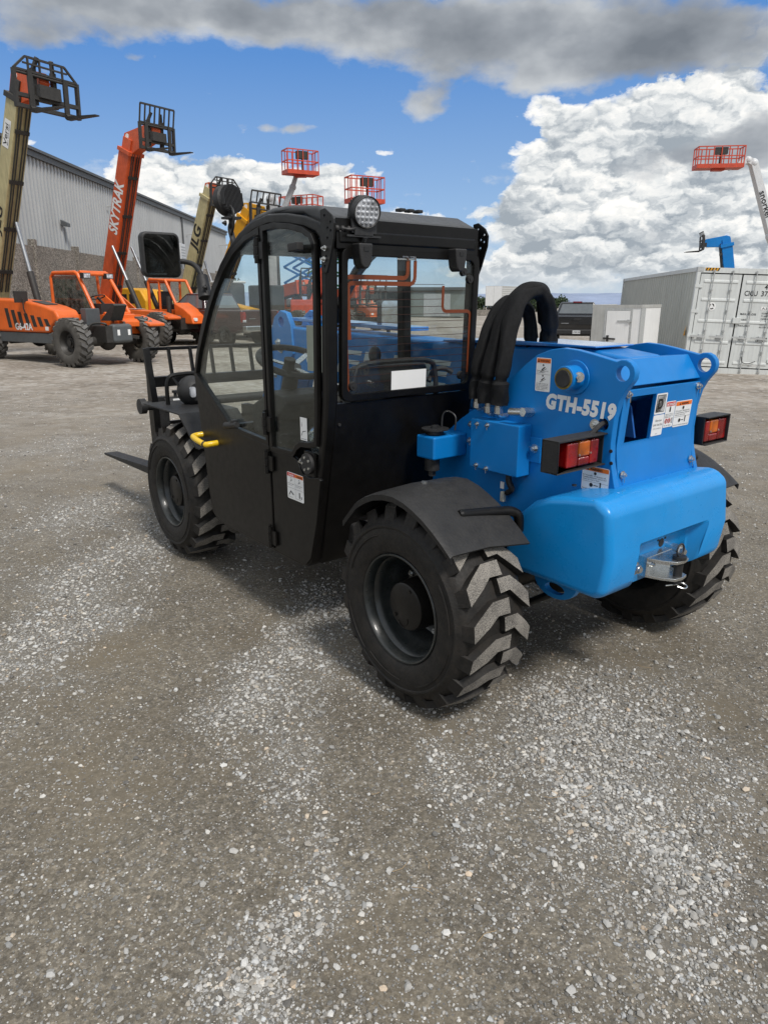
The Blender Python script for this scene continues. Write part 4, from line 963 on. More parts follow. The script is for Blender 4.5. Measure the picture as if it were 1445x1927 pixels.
def aggregate():
    m, nt, out = new_mat('exposed aggregate concrete')
    tc = nd(nt, 'ShaderNodeTexCoord').outputs['Object']; b = nd(nt, 'ShaderNodeBsdfPrincipled'); b.inputs['Roughness'].default_value = .9
    v = nd(nt, 'ShaderNodeTexVoronoi'); v.inputs['Scale'].default_value = 26; lk(nt, tc, v.inputs['Vector'])
    sp = nd(nt, 'ShaderNodeSeparateXYZ'); lk(nt, v.outputs['Color'], sp.inputs[0])
    c1 = ramp(nt, sp.outputs[0], [(.1, (.10, .09, .075)), (.5, (.24, .21, .18)), (.9, (.40, .37, .33))])
    n = noise(nt, tc, .7, 5, .65)
    lk(nt, mixc(nt, ramp(nt, n, [(.4, (0, 0, 0)), (.7, (.6, .6, .6))]), c1, (.12, .11, .095)), b.inputs['Base Color'])
    bp = nd(nt, 'ShaderNodeBump'); bp.inputs['Strength'].default_value = .8; bp.inputs['Distance'].default_value = .02; lk(nt, v.outputs['Distance'], bp.inputs['Height']); lk(nt, bp.outputs[0], b.inputs['Normal'])
    lk(nt, b.outputs[0], out.inputs[0]); return m
M['agg'] = aggregate()

# ================================================================== building and wall on the left
def building():
    t = thing('warehouse', 'long grey corrugated metal warehouse with a dark roof edge behind the concrete wall', 'building', (-15.7, 0, -.42))
    w = MB(); pts = []; y = 12.0; k = 0; per = .36
    while y < 75:
        pts += [(0, y), (0, y + per * .40), (-.11, y + per * .52), (-.11, y + per * .88)]; y += per
    pts.append((0, y)); ye = y
    n = len(pts); w.add([(x, yy, 0) for x, yy in pts] + [(x, yy, 8.05) for x, yy in pts], [(i, i + 1, n + i + 1, n + i) for i in range(n - 1)])
    w.add([(0, ye, 0), (-24, ye, 0), (-24, ye, 8.0), (0, ye, 8.05)], [(0, 1, 2, 3)])
    w.build('wall', M['siding'], t, flat=True)
    s = MB(); s.box(-.1, .12, 12, ye + .1, 8.05, 8.42); s.box(.12, .22, 12, ye + .1, 8.30, 8.42); s.build('gutter', M['fascia'], t)
    s = MB(); s.add([(-.1, 12, 8.42), (-.1, ye, 8.42), (-12, ye, 9.2), (-12, 12, 9.2)], [(0, 1, 2, 3)]); s.build('roof', M['siding'], t)
    for yy in (45.3, 59.2): s = MB(); s.box(.01, .10, yy - .09, yy + .09, 0, 8.05); s.build('downspout', M['fascia'], t)
    for yy, z in ((37.2, 5.4),): s = MB(); s.prism([(.02, z), (.35, z - .05), (.35, z + .12), (.02, z + .28)], 'y', yy - .18, yy + .18); s.build('wall_light', M['fascia'], t, bevel=.02)
    for yy, z in ((43.5, 7.0), (60.5, 6.9), (72, 6.9)):
        s = MB(); s.cyl((0, yy, z), (.9, yy, z + .05), .03, n=8); s.bar((.7, yy, z + .02), (1.2, yy, z + .05), .28, .16); s.build('wall_light', M['galv'], t)
    s = MB(); s.box(0, .5, 56.6, 57.9, 4.6, 6.0); a = s.build('air_conditioner', M['whitep'], t, bevel=.03)
    s = MB()
    for i in range(6): s.box(.5, .51, 56.7, 57.8, 4.7 + i * .2, 4.8 + i * .2)
    s.build('grille', M['greyp'], a)
building()
wl = thing('concrete_wall', 'brown grey exposed aggregate concrete panel wall with concrete posts in front of the warehouse', 'wall', (-14.5, 0, -.1))
ys = [18.5 + 4.25 * i for i in range(13)]
for i, y in enumerate(ys[:-1]):
    s = MB(); top = 3.80 - .02 * (i % 3); s.box(-.09, .06, y + .12, ys[i + 1] - .12, 0, 1.95); s.box(-.09, .06, y + .12, ys[i + 1] - .12, 1.965, top); s.build('panel', M['agg'], wl)
for y in ys: s = MB(); s.box(-.15, .15, y - .12, y + .12, 0, 4.02); s.build('post', M['agg'], wl, bevel=.02)

# ================================================================== telehandlers in the row on the left
def bg_wheel(par, loc, side, RR=.64, hw=.19, rim=M['grime'], n=20):
    h = thing('wheel', None, None, loc); h.parent = par
    t = MB(); tp = [(.155, .315), (.185, .36), (.195, .44), (.19, .53), (.175, .575), (.13, .60), (.05, .605)]
    prof = [(a * side, b) for a, b in tp] + [(-a * side, b) for a, b in reversed(tp)]
    t.mat(1); t.lathe(prof, n=44); del t.f[-2:]; del t.m[-2:]
    for k in range(n):
        ph = 2 * PI * k / n
        lug_geo(t, RR, [(.18, 0), (.10, -.05), (.0, -.10)], .085, .045, 1.15, (.195, .52), 0, 1, side, ph)
        lug_geo(t, RR, [(-.18, 0), (-.10, -.05), (.0, -.10)], .085, .045, 1.15, (-.195, .52), 0, 1, side, ph + PI / n)
    t.build('tyre', [M['treadold'], M['rubberold']], h)
    r = MB(); r.lathe([(.16 * side, .325), (.165 * side, .315), (.12 * side, .295), (.06 * side, .27), (.0, .25), (-.02 * side, .20), (-.02 * side, 0)], n=36)
    r.lathe([(-.16 * side, .325), (-.10 * side, .29), (-.03 * side, .26)], n=36); r.f = [f for f in r.f if len(f) == 4]; r.m = [0] * len(r.f)
    r.build('rim', rim, h)
    b = MB(); b.cyl((0, -.02 * side, 0), (0, .06 * side, 0), .15, .13, 20); b.cyl((0, .06 * side, 0), (0, .10 * side, 0), .08, n=14)
    for k in range(8): b.cyl((.19 * math.cos(k * PI / 4), -.02 * side, .19 * math.sin(k * PI / 4)), (.19 * math.cos(k * PI / 4), .015 * side, .19 * math.sin(k * PI / 4)), .018, n=6)
    b.build('hub', M['grime'], h); return h

def boom_carriage(par, o, tilt, w=1.9, h=.95, back=.42, forks=1.2, slanted=True, bars=0, cs=1.0):
    """o = Vector at the end of the boom nose; x forward"""
    c = MB(); x = o.x; z0 = o.z - .62 * cs; w, h, back, forks = w / cs, h / cs, back / cs, forks
    T = lambda p: (x + cs * (p[0] * math.cos(tilt) - p[2] * math.sin(tilt)), o.y + cs * p[1], z0 + cs * (p[0] * math.sin(tilt) + p[2] * math.cos(tilt)))
    B = lambda a, b, ww, hh: c.bar(T(a), T(b), ww * cs, hh * cs, (0, 1, 0))
    hw = w / 2
    for y in (-hw, hw): B((0, y, -.25), (.0, y, h), .12, .07)
    for z in (-.2, 0.05): B((0, -hw, z), (0, hw, z), .09, .12)
    c.cyl(T((.02, -hw, .55)), T((.02, hw, .55)), .035, n=10)
    B((0, -hw, h), (0, hw, h), .05, .08)
    if slanted:
        B((0, -hw, h), (0, -hw * .62, h + back), .05, .05); B((0, hw, h), (0, hw * .62, h + back), .05, .05)
        B((0, -hw * .62, h + back), (0, hw * .62, h + back), .05, .05); B((0, -hw * .70, h + back * .55), (0, hw * .70, h + back * .55), .04, .04)
        for y in (-.6, -.2, .2, .6): B((0, y * hw * .9, h), (0, y * hw * .9, h + back), .05, .04)
    else:
        B((.10, -hw, h + back), (.10, hw, h + back), .06, .05)
        for k in range(bars): y = -hw + w * k / (bars - 1); B((0, y, h), (.10, y, h + back), .035, .05)
    for y in (-.28, .28): B((-.12, y, -.1), (-.12, y, .75), .14, .10); B((-.12, y, .72), (-.02, y * .7, 1.0), .10, .07)
    B((-.1, -.3, .2), (-.1, .3, .2), .3, .5)
    ob = c.build('fork_carriage', M['grime'], par)
    for y in (-.5, .5):
        f = MB(); p = [(0.03, .62), (.09, .62), (.09, -.18), (.16, -.24), (forks + .1, -.27), (forks + .1, -.30), (.10, -.33), (.03, -.28)]
        vs = [T((a, y - .065, b)) for a, b in p] + [T((a, y + .065, b)) for a, b in p]; n = len(p)
        f.add(vs, [tuple(range(n)), tuple(reversed(range(n, 2 * n)))] + [(i, n + i, n + (i + 1) % n, (i + 1) % n) for i in range(n)])
        f.build('fork', M['grime'], par)
    return ob

def handler(label, loc, rotz, ang, L, colb, coln, style, piv=(-.7, -.1, 1.75), text=None, tcol=None, bw=.50, bh=.62, nose_l=.95, nose_up=0.0, tilt=-.05, inner=.45, tpos=.42, tsize=.34,
            slanted=True, bars=0, cw=1.9, body=None, cyl=True, cx=None, cyy=None, twid=None, wb=3.2, group='telehandlers parked with raised booms', carriage=True, wheels=True, cs=1.0, ns=1.0, ch=.95, cback=.42):
    t = thing('telehandler', label, 'telehandler', loc, rotz, group)
    body = body or M['orangep']
    if wheels:
        for x in (0, wb):
            for sd in (1, -1): bg_wheel(t, (x - (.75 if x == 0 and style == 'A' else 0), sd * 1.08, .64), sd, rim=M['rimold'] if (sd > 0 and style == 'A') else M['grime'])
    c = MB(); c.box(-.9, wb + .55, -.42, .42, .62, 1.05); c.cyl((0, -.9, .64), (0, .9, .64), .13, n=12); c.cyl((wb, -.9, .64), (wb, .9, .64), .13, n=12); c.sphere((wb, 0, .62), .24); c.sphere((0, 0, .62), .24)
    for s_ in (-1, 1): c.bar((wb - .1, .45 * s_, .8), (wb + .3, .85 * s_, .7), .09, .09); c.tube(smooth_path([(wb + .2, .2 * s_, .95), (wb + .4, .3 * s_, 1.1), (wb + .1, .5 * s_, 1.1), (wb, .7 * s_, .85)]), .03, 7)
    c.build('chassis', M['grime'], t, bevel=.02)
    # boom: outer section, inner section, nose
    d = Vector((math.cos(ang), 0, math.sin(ang))); nrm = Vector((-math.sin(ang), 0, math.cos(ang))); P = Vector(piv)
    Lo = L * (1 - .0)
    b = MB(); b.bar(P - d * .5, P + d * Lo, bw, bh, (0, 1, 0) if False else nrm)
    boom = b.build('boom', colb, t, bevel=.025, seg=2)
    b = MB(); b.bar(P + d * (Lo - .05), P + d * (Lo + inner), bw * .8, bh * .78, nrm)
    b.bar(P + d * (Lo - .08), P + d * (Lo + .06), bw + .09, bh + .09, nrm); b.build('boom_collar', M['grime'] if style == 'A' else colb, boom, bevel=.01)
    b = MB()
    for off in (-.14, -.07, .05, .13):
        b.tube(smooth_path([P + d * .2 - nrm * (bh / 2 + .03) + Vector((0, off, 0)), P + d * (Lo * .5) - nrm * (bh / 2 + .05) + Vector((0, off, 0)), P + d * (Lo + .1) - nrm * (bh / 2 + .03) + Vector((0, off * 1.2, 0))]), .022, 6)
    for q in (.15, .38, .62, .86): b.bar(P + d * (Lo * q) - nrm * (bh / 2 + .03) + Vector((0, -.2, 0)), P + d * (Lo * q) - nrm * (bh / 2 + .03) + Vector((0, .2, 0)), .06, .10, d)
    b.build('boom_hose', M['grime'], boom)
    E0 = P + d * (Lo + inner * .6); fw = Vector((math.cos(nose_up), 0, math.sin(nose_up)))
    nose = MB(); nw = bw * .62
    up = Vector((-fw.z, 0, fw.x))
    pr = [E0 - d * .35 * ns - nrm * .28 * ns, E0 - d * .35 * ns + nrm * .28 * ns, E0 + d * .28 * ns + nrm * .30 * ns, E0 + d * .42 * ns + nrm * .05 * ns, E0 + fw * nose_l + up * .20 * ns, E0 + fw * (nose_l + .1 * ns) - up * .05 * ns, E0 + fw * (nose_l - .1 * ns) - up * .38 * ns, E0 + fw * .35 * ns - up * .40 * ns]
    vs = [p + Vector((0, -nw / 2, 0)) for p in pr] + [p + Vector((0, nw / 2, 0)) for p in pr]; n = len(pr)
    nose.add(vs, [tuple(range(n)), tuple(reversed(range(n, 2 * n)))] + [(i, n + i, n + (i + 1) % n, (i + 1) % n) for i in range(n)])
    nb = nose.build('boom_nose', coln, t, bevel=.02)
    s = MB(); cc = E0 + d * .22 + nrm * .08; s.cyl(cc + Vector((0, -nw / 2 - .004, 0)), cc + Vector((0, -nw / 2 - .012, 0)), .10, n=20); s.cyl(cc + Vector((0, -nw / 2 - .012, 0)), cc + Vector((0, -nw / 2 - .016, 0)), .045, n=14)
    s.build('pin_plate', M['white'], nb)
    if carriage: boom_carriage(t, E0 + fw * (nose_l + .12) + up * .1, tilt, cw, h=ch, back=cback, slanted=slanted, bars=bars, cs=cs)
    if cyl:
        for sd in ((-1, 1) if style == 'B' else (1,)):
            y = sd * (bw / 2 + .14) if style == 'B' else (.34 if cyy is None else cyy)
            a = P + d * (Lo * .42) + Vector((0, y, 0)) - nrm * .30; e = Vector((wb * .42 if cx is None else cx, y, 1.15)); m = a.lerp(e, .52)
            s = MB(); s.cyl(a, m, .055, n=14); s.build('cylinder_rod', M['steel'], t)
            s = MB(); s.cyl(m - (e - a).normalized() * .05, e, .10, n=16); s.build('lift_cylinder', M['grime'], t)
    if text:
        s = MB(); yy = piv[1] - bw / 2 - .006
        st = P + d * (Lo * tpos) - nrm * (tsize * .36); s.text(text, (st.x, yy, st.z), d, nrm, tsize, 0, .03, .18, twid); s.build('boom_lettering', tcol, boom, recalc=False, flat=True)
    return t, P, d, nrm

# machine A: orange with a tan boom, nearest
zA = gz(-7.7, 20.1)
rA = math.atan2(-.54, .84)
tA, P, d, nrm = handler('orange telehandler with louvred hood and raised tan boom, nearest on the left', (-10.33, 21.9, zA), rA, R(64), 5.62, M['tan'], M['orangefade'], 'A', piv=(-1.9, .02, 1.9), slanted=True, cw=1.78, ch=.62, cback=.32, nose_l=1.0, bw=.46, bh=.52, cx=.15, cyy=.12)
s = MB(); s.prism([(-1.0, .86), (-1.0, 1.70), (-.6, 1.78), (.7, 1.74), (1.4, 1.69), (2.2, 1.57), (2.62, 1.46), (2.75, 1.30), (2.75, 1.14), (2.6, 1.16), (2.42, 1.06), (2.25, .86)], 'y', -1.12, -.42)
hd = s.build('hood', M['orangep'], tA, bevel=.07, seg=3)
s = MB(); s.box(-.95, 2.3, -1.09, -.45, .58, .855); s.build('skirt', M['greyplate'], tA, bevel=.02)
for k in range(7):
    s = MB(); x = 1.02 - k * .0 + .30 * k - .6; hh = .52 - .055 * k; z0 = .98 + .01 * k; s.prism([(x, z0), (x + .16, z0), (x + .06, z0 + hh), (x - .10, z0 + hh)], 'y', -1.127, -1.10); s.build('louvre', M['grime'], hd)
s = MB(); s.prism([(1.45, 1.694), (2.1, 1.596), (2.1, 1.604), (1.45, 1.702)], 'y', -.98, -.62); s.build('hood_grille', M['grime'], hd)
s = MB(); s.text('G6-42A', (.75, -1.130, .93), (1, 0, 0), (0, 0, 1), .25, 0, .035, 0); s.box(2.15, 2.28, -1.13, -1.12, .93, 1.03); s.build('model_lettering', M['white'], hd, recalc=False, flat=True)
s = MB(); s.tube([(1.35, -1.12, 1.25), (1.38, -1.2, 1.5), (1.4, -1.2, 1.75)], .02, 7); s.obox((1.35, -1.22, 1.80), (.06, .42, .30), (0, 0, .2)); s.build('mirror', M['grime'], tA, bevel=.01)
# cab of A
s = MB()
sh = lambda y: [(.55, 1.3), (.60, 2.35), (.72, 2.47), (1.95, 2.47), (2.05, 2.42), (2.85, 1.35)]
for y in (.25, 1.10):
    pts = [(x, y, z) for x, z in sh(y)] if y > 1 else [(.55, y, 1.3), (.60, y, 2.35), (.72, y, 2.47), (1.75, y, 2.47), (1.86, y, 2.42), (2.5, y, 1.3)]
    s.tube(pts, .055, 8)
for x, z in ((.60, 2.35), (2.05, 2.42), (.72, 2.47), (1.95, 2.47), (2.85, 1.35), (.55, 1.3)): s.tube([(x, .25, z), (x, 1.10, z)], .05, 8)
s.tube([(1.55, 1.1, 2.47), (1.6, 1.1, 1.3)], .045, 8)
for k in range(5): s.bar((.9 + k * .22, .25, 2.47), (.9 + k * .22, 1.10, 2.47), .10, .04)
s.box(.5, 3.3, .20, 1.15, .80, 1.32); s.box(.5, .56, .25, 1.10, 1.3, 1.55)
s.build('cab_frame', M['orangep'], tA, bevel=.012)
s = MB(); s.box(.575, .585, .29, 1.06, 1.55, 2.40); s.build('rear_pane', M['cabglass'], tA)
s = MB(); s.prism([(.66, 1.36), (2.36, 1.36), (1.80, 2.38), (.66, 2.38)], 'y', .235, .243); s.build('side_pane', M['cabglass'], tA)
s = MB(); s.box(1.0, 1.45, .45, .90, 1.3, 1.5); s.box(.95, 1.08, .45, .90, 1.5, 2.0); s.build('seat', M['seat'], tA, bevel=.03)
s = MB(); s.box(2.2, 2.6, .35, 1.0, 1.3, 1.62); s.tube([(2.05 + .20 * math.cos(q), .68 + .20 * math.sin(q), 1.80 + .06 * math.cos(q)) for q in [2 * PI * i / 20 for i in range(20)]], .018, 6, closed=True); s.bar((2.05, .68, 1.79), (2.3, .68, 1.6), .05, .05); s.build('steering_wheel', M['blackmat'], tA)
for y in (.30, 1.05): s = MB(); s.box(2.05, 2.2, y - .12, y + .12, 2.30, 2.45); l = s.build('work_lamp', M['grime'], tA); s = MB(); s.box(2.2, 2.21, y - .10, y + .10, 2.32, 2.43); s.build('lamp_lens', M['ledlens'], l)
s = MB(); s.box(3.55, 3.80, -.22, .42, .60, 1.10); g = s.build('front_box', M['greyplate'], tA, bevel=.09, seg=3)
for y in (-.06, .28): s = MB(); s.box(3.798, 3.806, y - .04, y + .04, .80, .95); s.build('reflector', M['white'], g)
s = MB(); s.prism([(3.2, 1.18), (3.6, 1.18), (3.85, 1.58), (3.78, 1.62)], 'y', -.15, .25); s.build('front_flap', M['grime'], tA)
s = MB(); s.prism([(2.6, 1.0), (3.5, 1.0), (3.5, 1.15), (3.0, 1.34), (2.6, 1.34)], 'y', .35, 1.15); s.prism([(2.9, 1.05), (3.8, 1.0), (3.8, 1.08), (2.9, 1.30)], 'y', 1.0, 1.55); s.build('front_fender', M['orangep'], tA, bevel=.03)
s = MB(); s.box(2.70, 2.95, -.40, .05, 1.05, 1.50); s.build('side_grille', M['greyplate'], tA, bevel=.03)
# signs on the tan boom
s = MB(); yy = .02 - .23 - .008
o = P + d * 4.3 - nrm * .12; s.quad((o.x, yy, o.z), d, nrm, .72, .30, 0); s.text('Versi', (o.x + .0, yy - .0, o.z) if False else tuple(o + d * .06 + nrm * .10 + Vector((0, yy - o.y, 0))), d, nrm, .22, 1, .01, .1, .56, .004)
s.text('801 973-3037', tuple(o + d * .08 + nrm * .03 + Vector((0, yy - o.y, 0))), d, nrm, .06, 1, 0, 0, .55, .004); s.build('sign_plate', [M['white'], M['ink']], tA, recalc=False, flat=True)
s = MB(); o = P + d * 1.9 - nrm * .16; s.text('JLG', (o.x, yy, o.z), d, nrm, .50, 0, .015, .2); s.build('boom_lettering', M['ink'], tA, recalc=False, flat=True)

# machine B: orange with an orange boom, white lettering
zB = gz(-7.9, 28.8); rB = math.atan2(-.6, .8)
tB, P, d, nrm = handler('orange telehandler, open cab frame, raised orange boom with white lettering', (-10.55, 30.85, zB), rB, R(66), 6.1, M['orangefade'], M['orangefade'], 'B', piv=(-1.15, -.25, 1.55), text='SKYTRAK', tcol=M['white'], tpos=.49, tsize=.78, twid=2.0, slanted=False, bars=8, cw=1.45, ch=.62, cback=.58, nose_l=1.5, nose_up=.22, bw=.60, bh=.66)
def open_cab(t, x0=1.35, y0=-.05, y1=.95):
    s = MB()
    for y in (y0, y1):
        s.tube([(x0, y, 1.25), (x0 + .05, y, 2.40), (x0 + .15, y, 2.50), (x0 + 1.15, y, 2.45), (x0 + 1.85, y, 1.30)], .06, 8); s.tube([(x0 + .75, y, 2.47), (x0 + .7, y, 1.3)], .05, 8)
    for x, z in ((.05, 2.40), (1.15, 2.45), (.15, 2.50), (.75, 2.47), (1.5, 1.88)):
        if z != 1.88: s.tube([(x0 + x, y0, z), (x0 + x, y1, z)], .05, 8)
    for k in range(5): s.bar((x0 + .25 + k * .2, y0, 2.5), (x0 + .25 + k * .2, y1, 2.5), .09, .04)
    s.box(x0 - .1, x0 + 1.9, y0, y1, .85, 1.35)
    s.build('cab_frame', M['orangep'], t, bevel=.012)
    s = MB(); s.prism([(x0 + 1.75, 1.05), (x0 + 1.75, 1.62), (x0 + 2.35, 1.38), (x0 + 2.75, 1.15), (x0 + 2.85, .82), (x0 + 2.0, .82)], 'y', y0 - .15, y1 + .12)
    h = s.build('hood', M['orangep'], t, bevel=.05, seg=3)
    for y in (y0 + .0, y1 - .05): s = MB(); s.prism(rect_round(y - .07, y + .07, .93, 1.05, .03), 'x', x0 + 2.75, x0 + 2.86); s.build('head_lamp', M['white'], h)
    s = MB(); s.box(x0 + 1.0, x0 + 1.5, y0 + .2, y1 - .2, 1.3, 1.55); s.box(x0 + .3, x0 + .45, y0 + .2, y1 - .2, 1.35, 2.05); s.box(x0 + .3, x0 + .8, y0 + .2, y1 - .2, 1.35, 1.5); s.build('seat', M['seat'], t, bevel=.03)
    s = MB(); s.cyl((x0 + 1.55, y0 - .22, 1.05), (x0 + 1.55, y0 - .22, 1.85), .09, n=14); s.build('exhaust', M['grime'], t)
open_cab(tB)
s = MB(); s.prism([(-.9, .95), (2.9, .95), (3.9, 1.0), (3.9, 1.10), (2.9, 1.30), (-.2, 1.42), (-.9, 1.40)], 'y', -1.10, -.48); sf = s.build('side_fender', M['orangep'], tB, bevel=.05)
s = MB(); s.prism([(-1.2, .95), (-1.6, 1.9), (-.9, 1.95), (.3, 1.3), (.3, .95)], 'y', -.66, -.58); s.prism([(-1.2, .95), (-1.6, 1.9), (-.9, 1.95), (.3, 1.3), (.3, .95)], 'y', .08, .16); s.build('boom_tower', M['orangep'], tB, bevel=.02)
s = MB(); s.box(1.2, 1.75, -1.06, -.56, 1.372, 1.378); s.build('label', M['white'], sf)

# machine C: tan boom lettered JLG, behind
zC = gz(-10, 38)
tC, P, d, nrm = handler('telehandler with tan boom lettered dark blue and white cab roof, behind the orange ones', (-9.5, 37.9, zC), math.atan2(-.6, .8), R(64), 5.2, M['tan'], M['orangefade'], 'C', piv=(-.8, -.1, 1.7), text='JLG', tcol=M['ink'], tpos=.50, tsize=.75, cw=1.7, ch=.7, cback=.32, body=M['tan'], bw=.56, cyl=True, nose_l=.9)
s = MB(); s.box(1.0, 2.4, .1, 1.05, 1.0, 2.45); s.build('cab', M['grime'], tC, bevel=.08)
s = MB(); s.box(.95, 2.45, .05, 1.1, 2.455, 2.58); s.build('cab_roof', M['whitep'], tC, bevel=.05)
s = MB(); s.cyl((1.2, .5, 2.58), (1.2, .5, 2.78), .07, n=12); s.build('beacon', M['amberlens'], tC)
s = MB(); s.prism([(-.9, .9), (3.4, .9), (3.4, 1.3), (1.0, 1.6), (-.9, 1.6)], 'y', -1.05, -.4); s.build('hood', M['tan'], tC, bevel=.06)
# machine D: yellow boom
zD = gz(-7.6, 35)
tD, P, d, nrm = handler('yellow telehandler with its boom half raised, partly hidden behind the cab', (-7.05, 34.35, zD), math.atan2(-.6, .8), R(58), 4.0, M['yelp'], M['yelp'], 'C', piv=(-.9, 0, 1.75), cw=1.7, body=M['yelp'], bw=.42, cyl=False, nose_l=.95, slanted=False, bars=6, ch=.8, cback=.45)
s = MB(); s.prism([(-.9, .9), (3.0, .9), (3.0, 1.2), (1.0, 1.55), (-.9, 1.6)], 'y', -1.05, -.4); s.build('hood', M['yelp'], tD, bevel=.06)
s = MB(); s.box(1.0, 2.4, .1, 1.05, 1.0, 2.35); s.build('cab', M['grime'], tD, bevel=.08)
# a yellow one parked low behind machine B, only its hood shows
t = thing('telehandler', 'low yellow telehandler hood behind the orange boom machine by the wall', 'telehandler', (-12.6, 38.0, gz(-12.6, 38)), math.atan2(-.6, .8), 'telehandlers parked with raised booms')
s = MB(); s.prism([(-.6, .9), (-.6, 2.1), (.2, 2.2), (1.5, 2.1), (1.9, 1.6), (1.9, .9)], 'y', -.9, .5); hq = s.build('hood', M['yelp'], t, bevel=.08, seg=3)
s = MB(); s.text('500', (.8, -.903, 1.05), (1, 0, 0), (0, 0, 1), .3, 0, .02); s.prism([(-.3, 1.5), (.4, 1.5), (.4, 1.9), (-.3, 1.9)], 'y', -.906, -.89); s.prism([(.6, 1.45), (1.2, 1.45), (1.0, 1.9), (.6, 1.9)], 'y', -.906, -.89); s.build('model_lettering', M['ink'], hq, flat=True)
s = MB(); s.box(-.9, 3.3, -.4, .4, .55, .95); s.build('chassis', M['grime'], t)
for x in (0, 3.0):
    for sd in (1, -1): bg_wheel(t, (x, sd * 1.0, .6), sd, RR=.62)

# ---------------------------------------------------------------- two orange machines far behind, seen through the cab glass
for (x, y, lab, up_) in ((-6.3, 42.0, 'orange telehandler far behind, seen through the front door glass', R(8)), (-3.4, 46.0, 'orange telehandler with lowered boom seen through the rear door glass', R(6))):
    tE, P, d, nrm = handler(lab, (x, y, gz(x, y)), math.atan2(-.75, .66), up_, 4.2, M['orangefade'], M['orangefade'], 'B', piv=(-1.0, -.25, 1.8), cyl=False, nose_l=.9, slanted=False, bars=5)
    open_cab(tE)

# ---------------------------------------------------------------- boom lifts
def basket(par, c, w, dd, h, mt, rot=0.0):
    s = MB(); ca, sa = math.cos(rot), math.sin(rot)
    Q = lambda x, y, z: (c[0] + x * ca - y * sa, c[1] + x * sa + y * ca, c[2] + z)
    for z in (h, h * .52):
        P = [Q(-w / 2, -dd / 2, z), Q(w / 2, -dd / 2, z), Q(w / 2, dd / 2, z), Q(-w / 2, dd / 2, z)]
        for i in range(4): s.bar(P[i], P[(i + 1) % 4], .05, .05)
    for i in range(7):
        x = -w / 2 + w * i / 6
        for y in (-dd / 2, dd / 2): s.bar(Q(x, y, 0), Q(x, y, h), .045, .045)
    for y in (0,):
        for x in (-w / 2, w / 2): s.bar(Q(x, y, 0), Q(x, y, h), .045, .045)
    o = s.build('basket', mt, par)
    s = MB(); v = [Q(x, y, z) for x in (-w / 2 - .03, w / 2 + .03) for y in (-dd / 2 - .03, dd / 2 + .03) for z in (-.06, .14)]
    s.add(v, [(0, 1, 3, 2), (4, 6, 7, 5), (0, 4, 5, 1), (2, 3, 7, 6), (0, 2, 6, 4), (1, 5, 7, 3)])
    s.box(c[0] - .3, c[0] + .3, c[1] - .2, c[1] + .2, c[2] - .16, c[2] - .06); s.build('basket_floor', mt, o)
    s = MB(); v = [Q(x, y, z) for x in (-.32, .32) for y in (-dd / 2 + .02, -dd / 2 + .28) for z in (h * .62, h * .95)]
    s.add(v, [(0, 1, 3, 2), (4, 6, 7, 5), (0, 4, 5, 1), (2, 3, 7, 6), (0, 2, 6, 4), (1, 5, 7, 3)])
    s.bar(Q(0, -dd / 2 + .1, .1), Q(0, -dd / 2 + .1, h * .7), .12, .12); s.build('control_box', M['grime'], o)
    return o
def lift_base(t, mt):
    s = MB(); s.box(-1.3, 1.3, -.75, .75, .55, .95); s.box(-1.1, 1.0, -.8, .8, 1.0, 1.8); s.build('turntable', mt, t, bevel=.06)
    for x in (-1.1, 1.1):
        for sd in (1, -1): bg_wheel(t, (x, sd * .95, .5), sd, RR=.5 * 1.28)
def boom_lift(label, loc, pts, mt, bmt, bask, brot, text=None, w=(.45, .5)):
    t = thing('boom_lift', label, 'boom lift', loc, 0, 'boom lifts with raised baskets'); lift_base(t, mt)
    for i in range(len(pts) - 1):
        s = MB(); a, b = Vector(pts[i]), Vector(pts[i + 1]); k = 1 - .16 * i
        s.bar(a, b, w[0] * k, w[1] * k, (0, 1, 0), w[0] * k * .88, w[1] * k * .88); s.sphere(b, w[0] * k * .62, (1, 1, 1), 12, 8); bb = s.build('boom_section', mt, t, bevel=.02)
        if i == 0:
            s = MB(); dd = (b - a); s.tube([a + dd * .1 + Vector((.3, 0, -.2)), a + dd * .55 + Vector((.25, 0, -.1))], .09, 8); s.build('lift_cylinder', M['grime'], t)
        if text and i == text[1]:
            s = MB(); dd = (b - a).normalized(); side = Vector((0, -1, 0)); nn = side.cross(dd).normalized(); yv = dd.cross(side) * -1
            xd = dd * -1; yd = Vector((0, -1, 0)).cross(xd).normalized()
            o = a.lerp(b, .62) + Vector((0, -w[0] * k * .52 - .02, 0)) - yd * .17
            s.text(text[0], o, xd, yd, .48, 0, .012); s.build('boom_lettering', M['ink'], bb, recalc=False, flat=True)
    basket(t, bask, 1.75 if text is None else 2.35, .85, 1.12 if text is None else .98, M['redp'], brot); return t
boom_lift('grey knuckle boom lift with a red basket raised above the black cab roof', (-6.2, 42, gz(-6.2, 42)), [(0, 0, 1.6), (.05, 0, 7.0), (.45, 0, 5.9), (1.25, 0, 7.6), (1.45, 0, 8.15)], M['greyp'], M['greyp'], (1.72, -.2, 8.22), .5)
boom_lift('orange red boom lift with its basket low over the right of the cab roof lamp', (-3.6, 38, gz(-3.6, 38)), [(0, 0, 1.6), (.9, 0, 4.0), (2.15, 0, 6.1), (2.6, 0, 6.3)], M['redp'], M['redp'], (2.65, 0, 6.40), .45)
boom_lift('white boom lift with a red basket at the top right over the containers', (23.6, 42, gz(20, 42)), [(0, 0, 1.7), (-2.2, 0, 5.6), (-3.75, 0, 9.25), (-4.05, 0, 9.4), (-5.0, 0, 9.05)], M['whitep'], M['whitep'], (-5.72, -.2, 9.0), -.12, ('snorkel', 1), (.5, .55))
